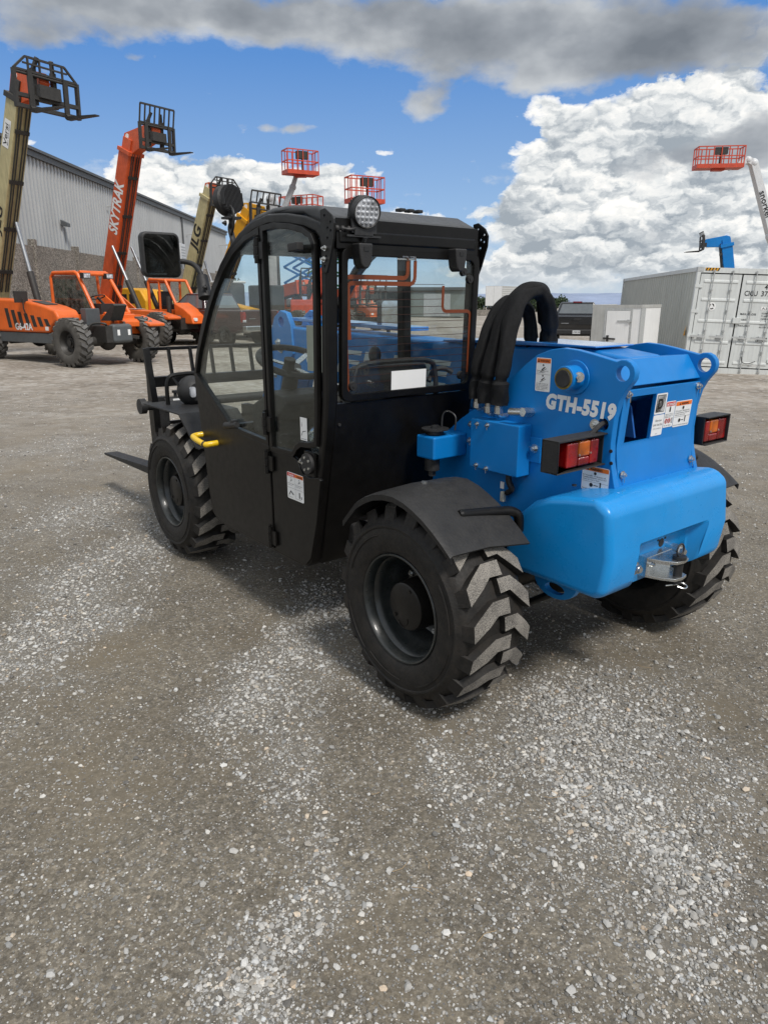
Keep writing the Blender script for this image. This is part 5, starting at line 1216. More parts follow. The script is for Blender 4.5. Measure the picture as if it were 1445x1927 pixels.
def scissor(label, loc, rot, h, mt, mt2):
    t = thing('scissor_lift', label, 'scissor lift', loc, rot, 'scissor lifts behind the cab')
    s = MB(); s.box(-1.3, 1.3, -.6, .6, .3, .9); s.build('base', mt2, t, bevel=.04)
    for x in (-1.0, 1.0):
        for sd in (-1, 1): s = MB(); s.cyl((x, sd * .5, .3), (x, sd * .72, .3), .3, n=20); s.build('wheel', M['rubberold'], t)
    s = MB(); n = 6; st = (h - 1.0) / n
    for i in range(n):
        for y in (-.5, .5): s.bar((-1.1, y, .9 + i * st), (1.1, y, .9 + (i + 1) * st), .06, .12); s.bar((1.1, y * .9, .9 + i * st), (-1.1, y * .9, .9 + (i + 1) * st), .06, .12)
    s.build('scissor_arms', mt2, t); basket(t, (0, 0, h), 2.4, 1.1, 1.1, mt)
scissor('red scissor lift with a blue frame, platform just above the cab roof', (-4.95, 46.0, gz(-5, 46)), -.5, 6.55, M['redp'], M['blue'])
scissor('red scissor lift with a green frame, the lower of the two platforms', (-4.1, 51, gz(-4, 51)), -.5, 6.1, M['redp'], M['greenp'])

# machine on the right: blue boom behind the container
handler('blue telehandler with its boom raised behind the grey container', (14.75, 31.5, gz(14, 31)), math.atan2(.25, -.97), R(78), 2.3, M['blue'], M['blue'], 'D', piv=(0, 0, 2.05), cw=1.0, body=M['blue'], bw=.38, bh=.42, cyl=False, nose_l=.80, nose_up=-.02, inner=.25, slanted=False, bars=6, ch=.45, cback=.15, cs=.5, ns=.55, text='C', tcol=M['white'], tpos=.35, tsize=.4)

# ================================================================== pickups
def pickup(label, loc, rot, paint, cab_h=1.92):
    t = thing('pickup_truck', label, 'pickup truck', loc, rot)
    s = MB(); s.prism([(-2.9, .62), (-2.92, 1.02), (-2.90, 1.36), (-.75, 1.36), (2.2, 1.28), (2.75, 1.15), (2.85, .6), (2.3, .5), (-2.4, .5)], 'y', -.98, .98)
    body = s.build('body', paint, t, bevel=.07, seg=3)
    for x in (-1.85, 1.75):
        for sd in (1, -1):
            h = thing('wheel', None, None, (x, sd * .86, .40)); h.parent = t
            w = MB(); w.lathe([(.12 * sd, .22), (.14 * sd, .30), (.12 * sd, .385), (.06 * sd, .40), (-.06 * sd, .40), (-.12 * sd, .385), (-.14 * sd, .30), (-.12 * sd, .22)], n=30); w.build('tyre', M['rubber'], h)
            w = MB(); w.lathe([(.12 * sd, .225), (.06 * sd, .20), (.08 * sd, .08), (.09 * sd, 0)], n=20); w.build('rim', M['greyp'], h)
    s = MB(); bb = [(-.78, -.93, 1.34), (1.55, -.93, 1.30), (1.55, .93, 1.30), (-.78, .93, 1.34)]; tp = [(-.50, -.74, cab_h), (.55, -.74, cab_h), (.55, .74, cab_h), (-.50, .74, cab_h)]
    s.add(bb + tp, [(3, 2, 1, 0), (4, 5, 6, 7), (0, 1, 5, 4), (1, 2, 6, 5), (2, 3, 7, 6), (3, 0, 4, 7)]); cb = s.build('cab', paint, t, bevel=.06, seg=3)
    s = MB(); s.add([(-.768, -.80, 1.42), (-.768, .80, 1.42), (-.562, .66, cab_h - .09), (-.562, -.66, cab_h - .09)], [(0, 1, 2, 3)]); s.build('rear_window', M['carglass'], cb)
    for sd in (-1, 1):
        s = MB(); s.add([(-.60, sd * .925, 1.42), (1.2, sd * .925, 1.40), (.50, sd * .775, cab_h - .08), (-.42, sd * .775, cab_h - .08)], [(0, 1, 2, 3)]); s.build('side_window', M['carglass'], cb)
        s = MB(); s.box(-2.945, -2.80, min(sd * .82, sd * .99), max(sd * .82, sd * .99), .92, 1.30); tl = s.build('tail_light', M['redlens'], t, bevel=.02)
        s = MB(); s.box(-2.95, -2.82, min(sd * .83, sd * .985), max(sd * .83, sd * .985), .93, 1.01); s.build('reverse_lens', M['ledlens'], tl)
        s = MB(); s.box(.75, .95, min(sd * .98, sd * 1.22), max(sd * .98, sd * 1.22), 1.30, 1.58); s.build('side_mirror', M['blackmat'], t, bevel=.04)
    s = MB(); s.box(-.56, -.50, -.2, .2, cab_h - .02, cab_h + .03); s.build('brake_light', M['redlens'], cb)
    s = MB(); s.prism([(-2.925, .98), (-2.93, 1.0), (-2.93, 1.33), (-2.90, 1.345), (-2.90, .98)], 'y', -.80, .80); tg = s.build('tailgate', paint, t, bevel=.012)
    s = MB(); s.box(-2.95, -2.925, -.16, .16, 1.17, 1.25); s.build('handle', M['blackmat'], tg, bevel=.01)
    s = MB(); s.box(-2.94, -2.93, .34, .66, 1.035, 1.065); s.build('badge', M['chrome'], tg)
    s = MB(); s.box(-3.10, -2.86, -.98, .98, .58, .80); bp = s.build('bumper', M['chrome'] if paint is M['maroon'] else M['blackmat'], t, bevel=.05, seg=3)
    s = MB(); s.box(-3.108, -3.10, -.16, .16, .62, .76); lp = s.build('licence_plate', M['whitep'], bp)
    s = MB(); s.text('L708 SN', (-3.110, .14, .66), (0, -1, 0), (0, 0, 1), .09, 0, .01, 0, .28); s.build('plate_number', M['ink'], lp, recalc=False, flat=True)
    return t
pickup('black pickup truck seen from behind beside the white trailer', (8.98, 34.4, gz(9, 34)), math.atan2(.97, .24), M['carblack'])
pickup('dark maroon pickup truck seen through the cab door glass', (-7.0, 29.9, gz(-7, 29)), math.atan2(.60, -.80), M['maroon'], 1.98)

# ================================================================== shipping containers
def container(label, loc, rot, roll, L, W, H, front, side, detail=True, group=None):
    t = thing('shipping_container', label, 'container', loc, 0, group); t.rotation_euler = (0, roll, rot)
    per = .30; prof = []; y = .16
    while y < L - .2: prof += [(0.0, y), (0.0, y + .09), (.036, y + .15), (.036, y + .24)]; y += per
    s = MB()
    for x, sg in ((.02, 1), (W - .02, -1)):
        n = len(prof); s.add([(x + sg * a, b, .16) for a, b in prof] + [(x + sg * a, b, H - .10) for a, b in prof], [(i, i + 1, n + i + 1, n + i) for i in range(n - 1)])
    s.add([(0, L - .03, 0), (W, L - .03, 0), (W, L - .03, H), (0, L - .03, H)], [(0, 1, 2, 3)]); s.add([(.03, .05, H - .03), (W - .03, .05, H - .03), (W - .03, L - .03, H - .03), (.03, L - .03, H - .03)], [(0, 1, 2, 3)])
    s.build('side_wall', side, t, flat=True)
    s = MB()
    for x in (0, W - .09):
        s.box(x, x + .09, .0, L, H - .11, H); s.box(x, x + .09, 0, L, 0, .17); s.box(x - .002, x + .092, -.002, .12, .15, H - .12); s.box(x - .002, x + .092, L - .12, L + .002, .15, H - .12)
    s.box(.09, W - .09, 0, .10, H - .14, H - .001); s.box(.09, W - .09, 0, .10, 0, .17); s.build('frame', front, t)
    for x in (-.006, W - .155):
        for y_ in (-.006, L - .155):
            for z in (-.006, H - .115): s = MB(); s.box(x, x + .161, y_, y_ + .161, z, z + .121); s.build('corner_casting', M['galv'] if z > 1 else front, t)
    if not detail: return t
    s = MB(); s.box(.09, W - .09, .045, .06, .17, H - .14); s.build('door_seal', M['seal'], t)
    for k in (0, 1):
        x0 = .115 if k == 0 else W / 2 + .02; x1 = W / 2 - .02 if k == 0 else W - .115
        d_ = MB(); d_.box(x0, x1, .020, .044, .20, H - .17)
        zz = [.24, .80, 1.38, 1.96, H - .45, H - .20]
        for a, b in zip(zz, zz[1:]):
            d_.prism([(.020, a + .03), (.004, a + .055), (.004, a + .10), (.020, a + .13)], 'x', x0 + .10, x1 - .08)
        door = d_.build('door', front, t, bevel=.003)
        for q in (.30, .76):
            s = MB(); x = x0 + (x1 - x0) * q; s.cyl((x, -.035, .08), (x, -.035, H - .06), .0145, n=10)
            for z in (.10, .65, 1.2, 1.75, 2.3, H - .10): s.box(x - .035, x + .035, -.03, .02, z - .022, z + .022)
            s.build('locking_rod', M['galv'], door)
            s = MB(); s.bar((x + .02, -.05, 1.02), (x - .38, -.05, 1.02 + .02), .02, .05, (0, 0, 1)); s.box(x - .16, x - .06, -.03, .02, .95, 1.09); s.build('lock_handle', M['galv'], door)
        for z in (.42, 1.05, 1.72, 2.4): s = MB(); xx = x0 - .03 if k == 0 else x1 + .03; s.box(xx - .10, xx + .10, -.012, .02, z - .045, z + .045); s.build('hinge', front, door)
    s = MB(); s.box(W / 2 - .09, W / 2 + .12, -.05, .018, 1.42, 1.58); s.build('lock_box', front, t, bevel=.01)
    s = MB(); s.quad((.20, -.008, H - .085), (1, 0, 0), (0, 0, 1), .36, .075, 0)
    for i in range(5): s.add([(.20 + i * .08, -.010, H - .085), (.235 + i * .08, -.010, H - .085), (.265 + i * .08, -.010, H - .012), (.23 + i * .08, -.010, H - .012)], [(0, 1, 2, 3)], 1)
    s.build('hazard_stripe', [M['amberlens'] if False else M['yelp'], M['ink']], t, recalc=False, flat=True)
    s = MB(); X = (1, 0, 0); y_ = .0145
    def tx(st, x, z, sz, w=None): s.text(st, (x, y_, z), X, (0, 0, 1), sz, 0, .012, 0, w)
    x = W / 2
    tx('CICU', x + .12, 2.18, .19, .34); tx('373045 2', x + .56, 2.18, .19, .66); tx('45G1', x + .62, 2.36, .19, .36)
    tx('MAX. GROSS', x + .10, 1.66, .075, .42); tx('TARE', x + .10, 1.50, .075); tx('PAYLOAD', x + .10, 1.34, .075, .30); tx('CU.CAP.', x + .10, 1.00, .075, .26)
    for i, st in enumerate(('32,500 KG', '71,650 LB', '3,830 KG', '8,440 LB', '28,670 KG', '63,210 LB')): tx(st, x + .66, 1.70 - i * .075, .06, .26)
    tx('76.4 CU.M', x + .62, 1.02, .065, .30); tx('2,700 CU.FT', x + .62, .94, .065, .32)
    s.build('container_lettering', M['ink'], t, recalc=False, flat=True)
    s = MB(); 
    for cx_, cz_, r0 in ((.52, 1.86, .115),):
        ps = [(cx_ + r0 * math.cos(q), .0135, cz_ + r0 * math.sin(q)) for q in [2 * PI * i / 22 for i in range(22)]]; s.add(ps, [tuple(range(22))], 0)
        for i in range(3):
            q0 = i * 2.09; s.add([(cx_ + rr * math.cos(q0 + t_), .0125, cz_ + rr * 1.15 * math.sin(q0 + t_)) for rr, t_ in ((.045, 0), (.045, .8), (.045, 1.5), (.075, 1.5), (.075, .8), (.075, 0))], [(0, 1, 2, 3, 4, 5)], 1)
    s.build('door_sticker', [M['white'], M['ink']], t, recalc=False, flat=True); s = MB()
    s.quad((x + .62, .0135, 1.80), X, (0, 0, 1), .34, .10, 0); s.text('A316', (x + .64, .0128, 1.82), X, (0, 0, 1), .085, 1, .01, 0, .28)
    s.build('door_sticker', [M['white'], M['ink']], t, recalc=False, flat=True); s = MB()
    s.quad((x + .58, .0135, .26), X, (0, 0, 1), .24, .08, 0); s.text('CSC 95', (x + .60, .0128, .285), X, (0, 0, 1), .05, 1, .01, 0, .18)
    s.build('door_sticker', [M['white'], M['ink']], t, recalc=False, flat=True)
    s = MB(); s.add([(-.004, .52, 1.02), (-.004, .36, 1.02), (-.004, .36, 1.32)], [(0, 1, 2)]); s.build('hazard_triangle', M['yelp'], t, flat=True)
    s = MB(); s.tube(smooth_path([(W / 2 + .30, -.05, .52), (W / 2 + .36, -.05, .36), (W / 2 + .52, -.05, .33), (W / 2 + .70, -.05, .40)]), .012, 6); s.build('cable', M['ink'], t)
    return t
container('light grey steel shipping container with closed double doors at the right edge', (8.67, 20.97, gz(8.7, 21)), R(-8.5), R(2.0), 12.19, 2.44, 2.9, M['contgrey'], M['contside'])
M['creamcont'] = mat('cream container paint', (0.50, 0.47, 0.37), .55, var=.08, streak=.3)
M['darkcont'] = mat('dark grey container paint', (0.05, 0.06, 0.07), .55, var=.2)
container('cream shipping container seen through the rear window beyond the red truck', (-3.1, 55, gz(-3, 55)), 0, 0, 12.19, 2.44, 2.9, M['creamcont'], M['creamcont'], True)
container('dark shipping container seen through the rear window', (-.6, 58, gz(0, 58)), 0, 0, 6, 2.44, 2.6, M['darkcont'], M['darkcont'], False)

# ---------------------------------------------------------------- white cargo trailer
t = thing('cargo_trailer', 'small white box trailer with a padlocked rear door in front of the grey container', 'trailer', (6.80, 19.5, gz(6.8, 19.5)), math.atan2(.83, .55))
s = MB(); s.box(0, 2.1, 0, 1.30, .42, 1.84); bx_ = s.build('box', M['trailerw'], t, bevel=.01)
s = MB()
for y in (-.012, 1.262): s.box(-.012, 2.11, y, y + .05, 1.78, 1.86)
s.box(-.012, .04, .04, 1.26, 1.775, 1.858); s.box(-.012, .04, -.01, 1.31, .38, .46); s.build('roof_rail', M['trailerg'], t)
s = MB(); s.box(-.006, .42, -.006, .02, .46, 1.775); s.build('corner_plate', M['galv'], t)
s = MB(); s.box(-.015, -.001, .93, 1.30, .46, 1.775); s.build('rear_panel', M['trailerg'], t)
s = MB(); s.box(-.03, -.001, .28, .90, .52, 1.70); dd = s.build('door', M['trailerw'], t, bevel=.006)
s = MB(); s.ring(rect_round(.22, .96, .47, 1.76, .01), rect_round(.27, .91, .51, 1.71, .01), 'x', -.022, -.002); s.build('door_frame', M['galv'], t)
s = MB(); s.box(-.05, -.03, .22, .60, 1.42, 1.46); s.box(-.06, -.03, .26, .34, 1.40, 1.48); s.build('hinge', M['galv'], dd)
s = MB(); s.bar((-.05, .95, .98), (-.05, .62, .965), .02, .04); s.box(-.06, -.03, .80, .86, .90, 1.06); s.build('latch', M['grime'], dd)
for y in (.06, 1.24): s = MB(); s.cyl((1.2, y - .06, .32), (1.2, y + .06, .32), .32, n=24); s.build('wheel', M['rubberold'], t, bevel=.02)
s = MB(); s.bar((2.1, .65, .45), (3.1, .65, .42), .08, .08); s.build('tow_bar', M['grime'], t)

# ---------------------------------------------------------------- far vehicles and buildings
def semi_trailer(label, loc, rot):
    t = thing('semi_trailer', label, 'trailer', loc, rot)
    s = MB(); s.box(0, 12, 0, 2.5, 1.15, 3.9); b = s.build('box', M['trailerg'], t, bevel=.02)
    s = MB()
    for i in range(9): s.box(.02, 11.98, -.012, -.001, 1.3 + i * .28, 1.34 + i * .28)
    for y in (.05, 1.27): s.box(-.02, -.002, y, y + 1.18, 1.2, 3.85)
    s.build('ribs', M['trailerw'], b)
    for x in (1.0, 2.3):
        for y in (.25, 2.25): s = MB(); s.cyl((x, y - .14, .5), (x, y + .14, .5), .5, n=22); s.build('wheel', M['rubberold'], t)
    s = MB(); s.box(8.5, 8.7, .5, 2.0, 0, 1.15); s.build('landing_leg', M['grime'], t)
semi_trailer('grey ribbed semi trailer on the far side of the yard, left of the black hoses', (16.7, 105, gz(16, 105) + .1), R(62))
for i in range(6):
    s = MB(); s.box(0, 1.2, 0, .6, 0, .75); o = s.build('concrete_block', M['agg'], None, bevel=.03); o.location = (11.6 + i * 1.22, 99, gz(12, 99)); tag(o, 'pale concrete block in the low row in front of the far semi trailer', 'concrete block', 'concrete blocks in a row')
t = thing('storage_shed', 'long low grey green shed across the yard, seen through the rear window', 'building', (-2, 84, gz(0, 84)))
s = MB(); s.box(0, 11.4, 0, 8, 0, 2.9); s.build('wall', mat('grey green sheet', (.16, .18, .17), .6, streak=.3), t)
s = MB(); s.prism([(-.3, 2.9), (11.7, 2.9), (11.3, 3.2), (.2, 3.2)], 'y', -.3, 8.3); s.build('roof', M['fascia'], t)
for i in range(2): s = MB(); s.box(1.5 + i * 5, 4.5 + i * 5, -.03, .0, .02, 2.5); s.build('roller_door', M['greyp'], t)
def lorry(label, loc, rot, paint, H=2.9):
    t = thing('lorry', label, 'lorry', loc, rot)
    s = MB(); s.prism([(0, .7), (0, H), (1.6, H), (1.95, 1.9), (3.1, 1.7), (3.3, 1.4), (3.3, .7)], 'y', -1.15, 1.15); cb = s.build('cab', paint, t, bevel=.1, seg=3)
    s = MB(); s.add([(1.66, -.95, H - .12), (1.66, .95, H - .12), (1.97, .95, 1.96), (1.97, -.95, 1.96)], [(0, 1, 2, 3)]); s.build('windscreen', M['glassdark'], cb)
    s = MB(); s.box(3.28, 3.34, -.6, .6, .95, 1.55); s.build('grille', M['chrome'], cb)
    for y in (-.9, .9): s = MB(); s.box(3.27, 3.34, y - .16, y + .16, 1.0, 1.25); s.build('head_lamp', M['ledlens'], cb)
    s = MB(); s.box(3.2, 3.5, -1.15, 1.15, .45, .75); s.build('bumper', M['chrome'], t)
    s = MB(); s.box(-4, 0, -.45, .45, .6, .95); s.build('chassis', M['grime'], t)
    for x in (2.5, -2.4, -3.5):
        for y in (-1, 1): s = MB(); s.cyl((x, y - .14, .5), (x, y + .14, .5), .5, n=22); s.build('wheel', M['rubberold'], t)
lorry('red lorry cab parked in front of the cream container', (-2.6, 53, gz(-2, 53)), R(-120), M['redp'], 2.4)
lorry('white lorry facing the camera before the far shed, seen through the rear window', (5.9, 95, gz(6, 95)), R(-97), M['whitep'], 2.8)

# ---------------------------------------------------------------- trees on the far side
M['leaf'] = mat('dark green foliage', (0.035, 0.06, 0.022), .7, var=.5, scale=1.5)
M['bark'] = mat('grey brown bark', (.10, .08, .06), .9, var=.3)
def tree(label, loc, h, w, seed):
    rr = random.Random(seed); t = thing('tree', label, 'tree', loc, 0, 'trees along the far edge of the yard')
    s = MB(); s.tube([(0, 0, 0), (.1, 0, h * .3), (0, .1, h * .7)], [.22, .16, .06], 8)
    for k in range(5): a = k * 1.3; s.tube([(0, 0, h * (.25 + .08 * k)), (w * .3 * math.cos(a), w * .3 * math.sin(a), h * (.5 + .07 * k))], [.08, .03], 6)
    s.build('trunk', M['bark'], t)
    s = MB(); cl = [(rr.uniform(-.38, .38) * w, rr.uniform(-.38, .38) * w, h * rr.uniform(.35, .85), rr.uniform(.16, .28) * w) for _ in range(11)]
    for k in range(1500):
        c = rr.choice(cl); v = Vector((rr.gauss(0, 1), rr.gauss(0, 1), rr.gauss(0, 1))).normalized() * c[3] * rr.uniform(.5, 1.05); p = Vector(c[:3]) + v
        a = Vector((rr.gauss(0, 1), rr.gauss(0, 1), rr.gauss(0, 1))).normalized(); b = a.cross(Vector((rr.gauss(0, 1), rr.gauss(0, 1), rr.gauss(0, 1)))).normalized(); q = .16 + .02 * w
        s.add([p - a * q, p + b * q * .6, p + a * q, p - b * q * .6], [(0, 1, 2, 3)])
    s.build('crown', M['leaf'], t, recalc=False, flat=True)
for i, (x, y, h, w) in enumerate(((29, 140, 2.4, 6), (33.5, 146, 2.3, 5), (24, 150, 2.1, 5), (19, 155, 2.2, 6), (-26, 120, 5, 6))):
    tree(['low dark green tree seen through the arch of the black hoses', 'dark green tree between the black hoses and the black pickup', 'dark green bush left of the black hoses', 'dark green bushy tree behind the far semi trailer', 'dark green tree beyond the warehouse end'][i], (x, y, gz(x, y)), h, w, i + 3)
# ================================================================== ground
def ground_mat():
    m, nt, out = new_mat('grit and gravel yard')
    tc = nd(nt, 'ShaderNodeTexCoord').outputs['Object']; b = nd(nt, 'ShaderNodeBsdfPrincipled')
    n_big = noise(nt, tc, .55, 6, .62); n_mid = noise(nt, tc, 2.3, 6, .6); n_fine = noise(nt, tc, 38, 5, .75); n_gr = noise(nt, tc, 210, 3, .8)
    base = ramp(nt, n_mid, [(.30, (.122, .102, .074)), (.52, (.172, .147, .108)), (.74, (.222, .19, .14))])
    base = mixc(nt, ramp(nt, n_fine, [(.35, (0, 0, 0)), (.72, (.75, .75, .75))]), base, (.075, .069, .060), 'MIX')
    base = mixc(nt, ramp(nt, n_gr, [(.45, (0, 0, 0)), (.75, (.55, .55, .55))]), base, (.27, .26, .24))
    for sc_, amt in ((75, .34), (150, .38)):
        vg = nd(nt, 'ShaderNodeTexVoronoi'); vg.inputs['Scale'].default_value = sc_; lk(nt, tc, vg.inputs['Vector']); sg = nd(nt, 'ShaderNodeSeparateXYZ'); lk(nt, vg.outputs['Color'], sg.inputs[0])
        base = mixc(nt, amt, base, mixc(nt, 1.0, base, ramp(nt, sg.outputs[0], [(.0, (.45, .45, .46)), (.5, (.95, .94, .92)), (.85, (1.5, 1.5, 1.5)), (1, (2.3, 2.3, 2.35))]), 'MULTIPLY'))
    # smooth brown mud between the stones
    mud = ramp(nt, noise(nt, tc, 1.25, 5, .6), [(.50, (0, 0, 0)), (.66, (.75, .75, .75))])
    base = mixc(nt, mud, base, (.178, .148, .104))
    # two sizes of light pebble
    at = nd(nt, 'ShaderNodeAttribute', attribute_name='drift'); dens = mth(nt, 'ADD', mth(nt, 'MULTIPLY', at.outputs['Fac'], .8), mth(nt, 'MULTIPLY', ramp(nt, n_mid, [(.42, (.0, .0, .0)), (.66, (1, 1, 1))]), mth(nt, 'MULTIPLY_ADD', at.outputs['Fac'], .4, .12)), clamp=True)
    base = mixc(nt, mth(nt, 'MULTIPLY', dens, .55), base, (.215, .205, .185))
    H = None
    for sc, thr, keep in ((52, .34, .88), (115, .36, .66), (24, .20, .97)):
        v = nd(nt, 'ShaderNodeTexVoronoi'); v.inputs['Scale'].default_value = sc; lk(nt, tc, v.inputs['Vector'])
        sp = nd(nt, 'ShaderNodeSeparateXYZ'); lk(nt, v.outputs['Color'], sp.inputs[0])
        on = mth(nt, 'GREATER_THAN', mth(nt, 'MULTIPLY_ADD', dens, .42, sp.outputs[0]), keep + .18)
        body = mth(nt, 'LESS_THAN', v.outputs['Distance'], thr)
        f = mth(nt, 'MULTIPLY', on, body)
        c = ramp(nt, sp.outputs[1], [(.05, (.15, .15, .15)), (.45, (.30, .30, .30)), (.75, (.42, .41, .39)), (.92, (.52, .51, .49)), (1, (.33, .26, .19))])
        base = mixc(nt, f, base, c)
        hh = mth(nt, 'MULTIPLY', f, mth(nt, 'SUBTRACT', thr, v.outputs['Distance']))
        hh = mth(nt, 'MULTIPLY', hh, 60.0 / sc)
        H = hh if H is None else mth(nt, 'ADD', H, hh)
    # the far yard is paler
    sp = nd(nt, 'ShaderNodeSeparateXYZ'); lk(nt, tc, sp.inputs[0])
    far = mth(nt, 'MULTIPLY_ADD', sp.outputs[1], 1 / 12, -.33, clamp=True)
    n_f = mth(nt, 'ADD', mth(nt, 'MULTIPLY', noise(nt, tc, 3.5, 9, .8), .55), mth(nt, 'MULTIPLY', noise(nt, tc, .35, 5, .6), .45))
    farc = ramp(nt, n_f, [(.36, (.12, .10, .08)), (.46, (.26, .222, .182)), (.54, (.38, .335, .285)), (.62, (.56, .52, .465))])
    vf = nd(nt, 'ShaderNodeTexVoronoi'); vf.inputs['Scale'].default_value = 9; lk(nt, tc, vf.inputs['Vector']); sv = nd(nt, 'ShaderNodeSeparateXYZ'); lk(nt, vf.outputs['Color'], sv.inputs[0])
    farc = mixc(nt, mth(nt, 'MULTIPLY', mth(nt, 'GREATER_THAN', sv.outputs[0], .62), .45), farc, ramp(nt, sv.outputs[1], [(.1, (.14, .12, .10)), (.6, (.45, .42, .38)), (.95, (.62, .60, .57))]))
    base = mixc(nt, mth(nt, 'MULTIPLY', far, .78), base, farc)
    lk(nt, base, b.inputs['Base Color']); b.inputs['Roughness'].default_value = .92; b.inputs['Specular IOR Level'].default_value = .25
    H = mth(nt, 'ADD', H, mth(nt, 'MULTIPLY', n_fine, .35)); H = mth(nt, 'ADD', H, mth(nt, 'MULTIPLY', n_gr, .16))
    bp = nd(nt, 'ShaderNodeBump'); bp.inputs['Strength'].default_value = .8; bp.inputs['Distance'].default_value = .014
    lk(nt, H, bp.inputs['Height']); lk(nt, bp.outputs[0], b.inputs['Normal'])
    lk(nt, b.outputs[0], out.inputs[0]); return m

def vnoise(x, y, seed=0):
    """smooth value noise on numpy arrays"""
    xi = np.floor(x).astype(np.int64); yi = np.floor(y).astype(np.int64); fx = x - xi; fy = y - yi
    fx = fx * fx * (3 - 2 * fx); fy = fy * fy * (3 - 2 * fy)
    def h(a, b):
        n = (a * 374761393 + b * 668265263 + seed * 1274126177) & 0xffffffff
        n = ((n ^ (n >> 13)) * 1274126177) & 0xffffffff; return ((n ^ (n >> 16)) & 0xffff) / 65535.0
    return (h(xi, yi) * (1 - fx) + h(xi + 1, yi) * fx) * (1 - fy) + (h(xi, yi + 1) * (1 - fx) + h(xi + 1, yi + 1) * fx) * fy
def fbm(x, y, seed=0, o=4):
    s = 0; a = .5; t = 0
    for i in range(o): s = s + a * vnoise(x * 2 ** i, y * 2 ** i, seed + i); t += a; a *= .55
    return s / t
def gz_np(x, y):
    t = np.clip((y - 5) / 13, 0, 1); t = t * t * (3 - 2 * t)
    d = np.hypot(x, y); u = np.clip((d - 172) / 200, 0, 1)
    return -t * (.33 + .018 * np.clip(x, -20, 20)) - u * u * (3 - 2 * u) * 24
DRIFTS = [(-0.4, 2.96, 0.16, 1.1), (-0.23, 3.5, 0.15, .9), (-.38, 2.5, .12, .9), (0.69, 2.59, 0.11, .9), (0.8, 2.16, 0.13, .8), (0.92, 1.79, 0.15, .9), (0.84, 1.43, 0.15, .9), (-1.69, 3.65, 0.22, 1.0), (-1.65, 3.01, 0.17, 1.0), (-1.5, 4.3, .22, .7), (-0.32, 1.37, 0.10, 0.8), (-0.24, 1.62, 0.10, 0.8), (-.3, 2.0, .09, .7), (0.31, 1.99, 0.12, 0.7), (0.13, 2.63, 0.13, 0.5), (-0.58, 2.22, 0.1, 0.5), (-0.0, 1.55, 0.12, 0.5), (0.4, 1.55, 0.12, 0.4), (-0.95, 2.07, 0.11, 0.3), (-3.74, 7.66, 0.35, 0.6), (-2.2, 5.2, 0.28, 0.7), (1.01, 2.63, 0.16, 0.7), (1.19, 1.99, 0.11, 0.6),
  (-0.92, 2.59, 0.17, -0.8), (0.16, 1.31, 0.1, -0.8), (-0.04, 1.86, 0.12, -0.8), (-1.27, 4.06, 0.19, -0.8), (-0.74, 1.43, 0.16, -0.8), (1.42, 2.47, 0.11, -0.8), (-0.78, 1.79, 0.13, -0.8), (0.59, 3.18, 0.16, -0.8)]
def drift(x, y):
    wx = x + (fbm(x * 3, y * 3, 51, 4) - .5) * .5; wy = y + (fbm(x * 3 + 9, y * 3, 57, 4) - .5) * .7
    m = fbm(x * .75 + 11.3, y * .6 + 4.1, 21, 4) * .6 + fbm(x * 3.1 + 5, y * 3.1, 33, 4) * .4 - .50
    m = m * 2.6 + .06
    for a, b, r, w in DRIFTS: m = m + w * np.exp(-((wx - a) / (r * 1.55)) ** 2 - ((wy - b) / (r * 2.3)) ** 2)
    m = m + (fbm(x * 11, y * 11, 77, 3) - .5) * .5
    return np.clip(m, 0, 1)
def relief(x, y):
    w = np.clip(1.3 - np.hypot(x, y) / 40, 0, 1)
    return w * ((fbm(x * .9 + 7, y * .9 + 3, 5) - .5) * .035 + (fbm(x * 5, y * 5, 9, 3) - .5) * .012)
def relief_flat(x, y):
    # keep the pad under the wheels of the near machine level
    k = np.ones_like(x)
    for cx_, cy_ in ((.16, 2.57), (-1.20, 4.30), (1.2, 3.5), (-.1, 5.2)):
        k = np.minimum(k, np.clip((np.hypot(x - cx_, y - cy_) - .25) / .5, 0, 1))
    return relief(x, y) * k - .004
r_ = np.concatenate([np.geomspace(.25, 14, 250), np.geomspace(14.6, 3500, 70)]); th = np.concatenate([np.linspace(-62, 62, 210), np.linspace(66, 294, 40)]) * PI / 180
rr_, tt_ = np.meshgrid(r_, th, indexing='ij'); gx = rr_ * np.sin(tt_); gy = rr_ * np.cos(tt_)
gzv = gz_np(gx, gy) + relief_flat(gx, gy)
nr, nt_ = gx.shape; V = np.stack([gx, gy, gzv], -1).reshape(-1, 3)
idx = np.arange(nr * nt_).reshape(nr, nt_)
q = np.stack([idx[:-1, :], np.roll(idx, -1, 1)[:-1, :], np.roll(idx, -1, 1)[1:, :], idx[1:, :]], -1).reshape(-1, 4)
V = np.vstack([V, [[0, 0, float(gz_np(np.array([0.]), np.array([0.]))[0])]]]); cidx = len(V) - 1
faces = [tuple(int(a) for a in f[::-1]) for f in q] + [(cidx, int(idx[0, (j + 1) % nt_]), int(idx[0, j])) for j in range(nt_)]
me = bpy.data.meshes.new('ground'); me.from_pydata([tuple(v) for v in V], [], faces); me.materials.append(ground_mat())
dr_ = me.attributes.new('drift', 'FLOAT', 'POINT'); dr_.data.foreach_set('value', drift(V[:, 0], V[:, 1]).astype(np.float32))
bm = bmesh.new(); bm.from_mesh(me); bmesh.ops.recalc_face_normals(bm, faces=bm.faces)
if sum(f.normal.z for f in bm.faces) < 0: bmesh.ops.reverse_faces(bm, faces=bm.faces)
bm.to_mesh(me); bm.free()
me.polygons.foreach_set('use_smooth', [True] * len(me.polygons))
g = bpy.data.objects.new('ground', me); col.objects.link(g); g['kind'] = 'structure'

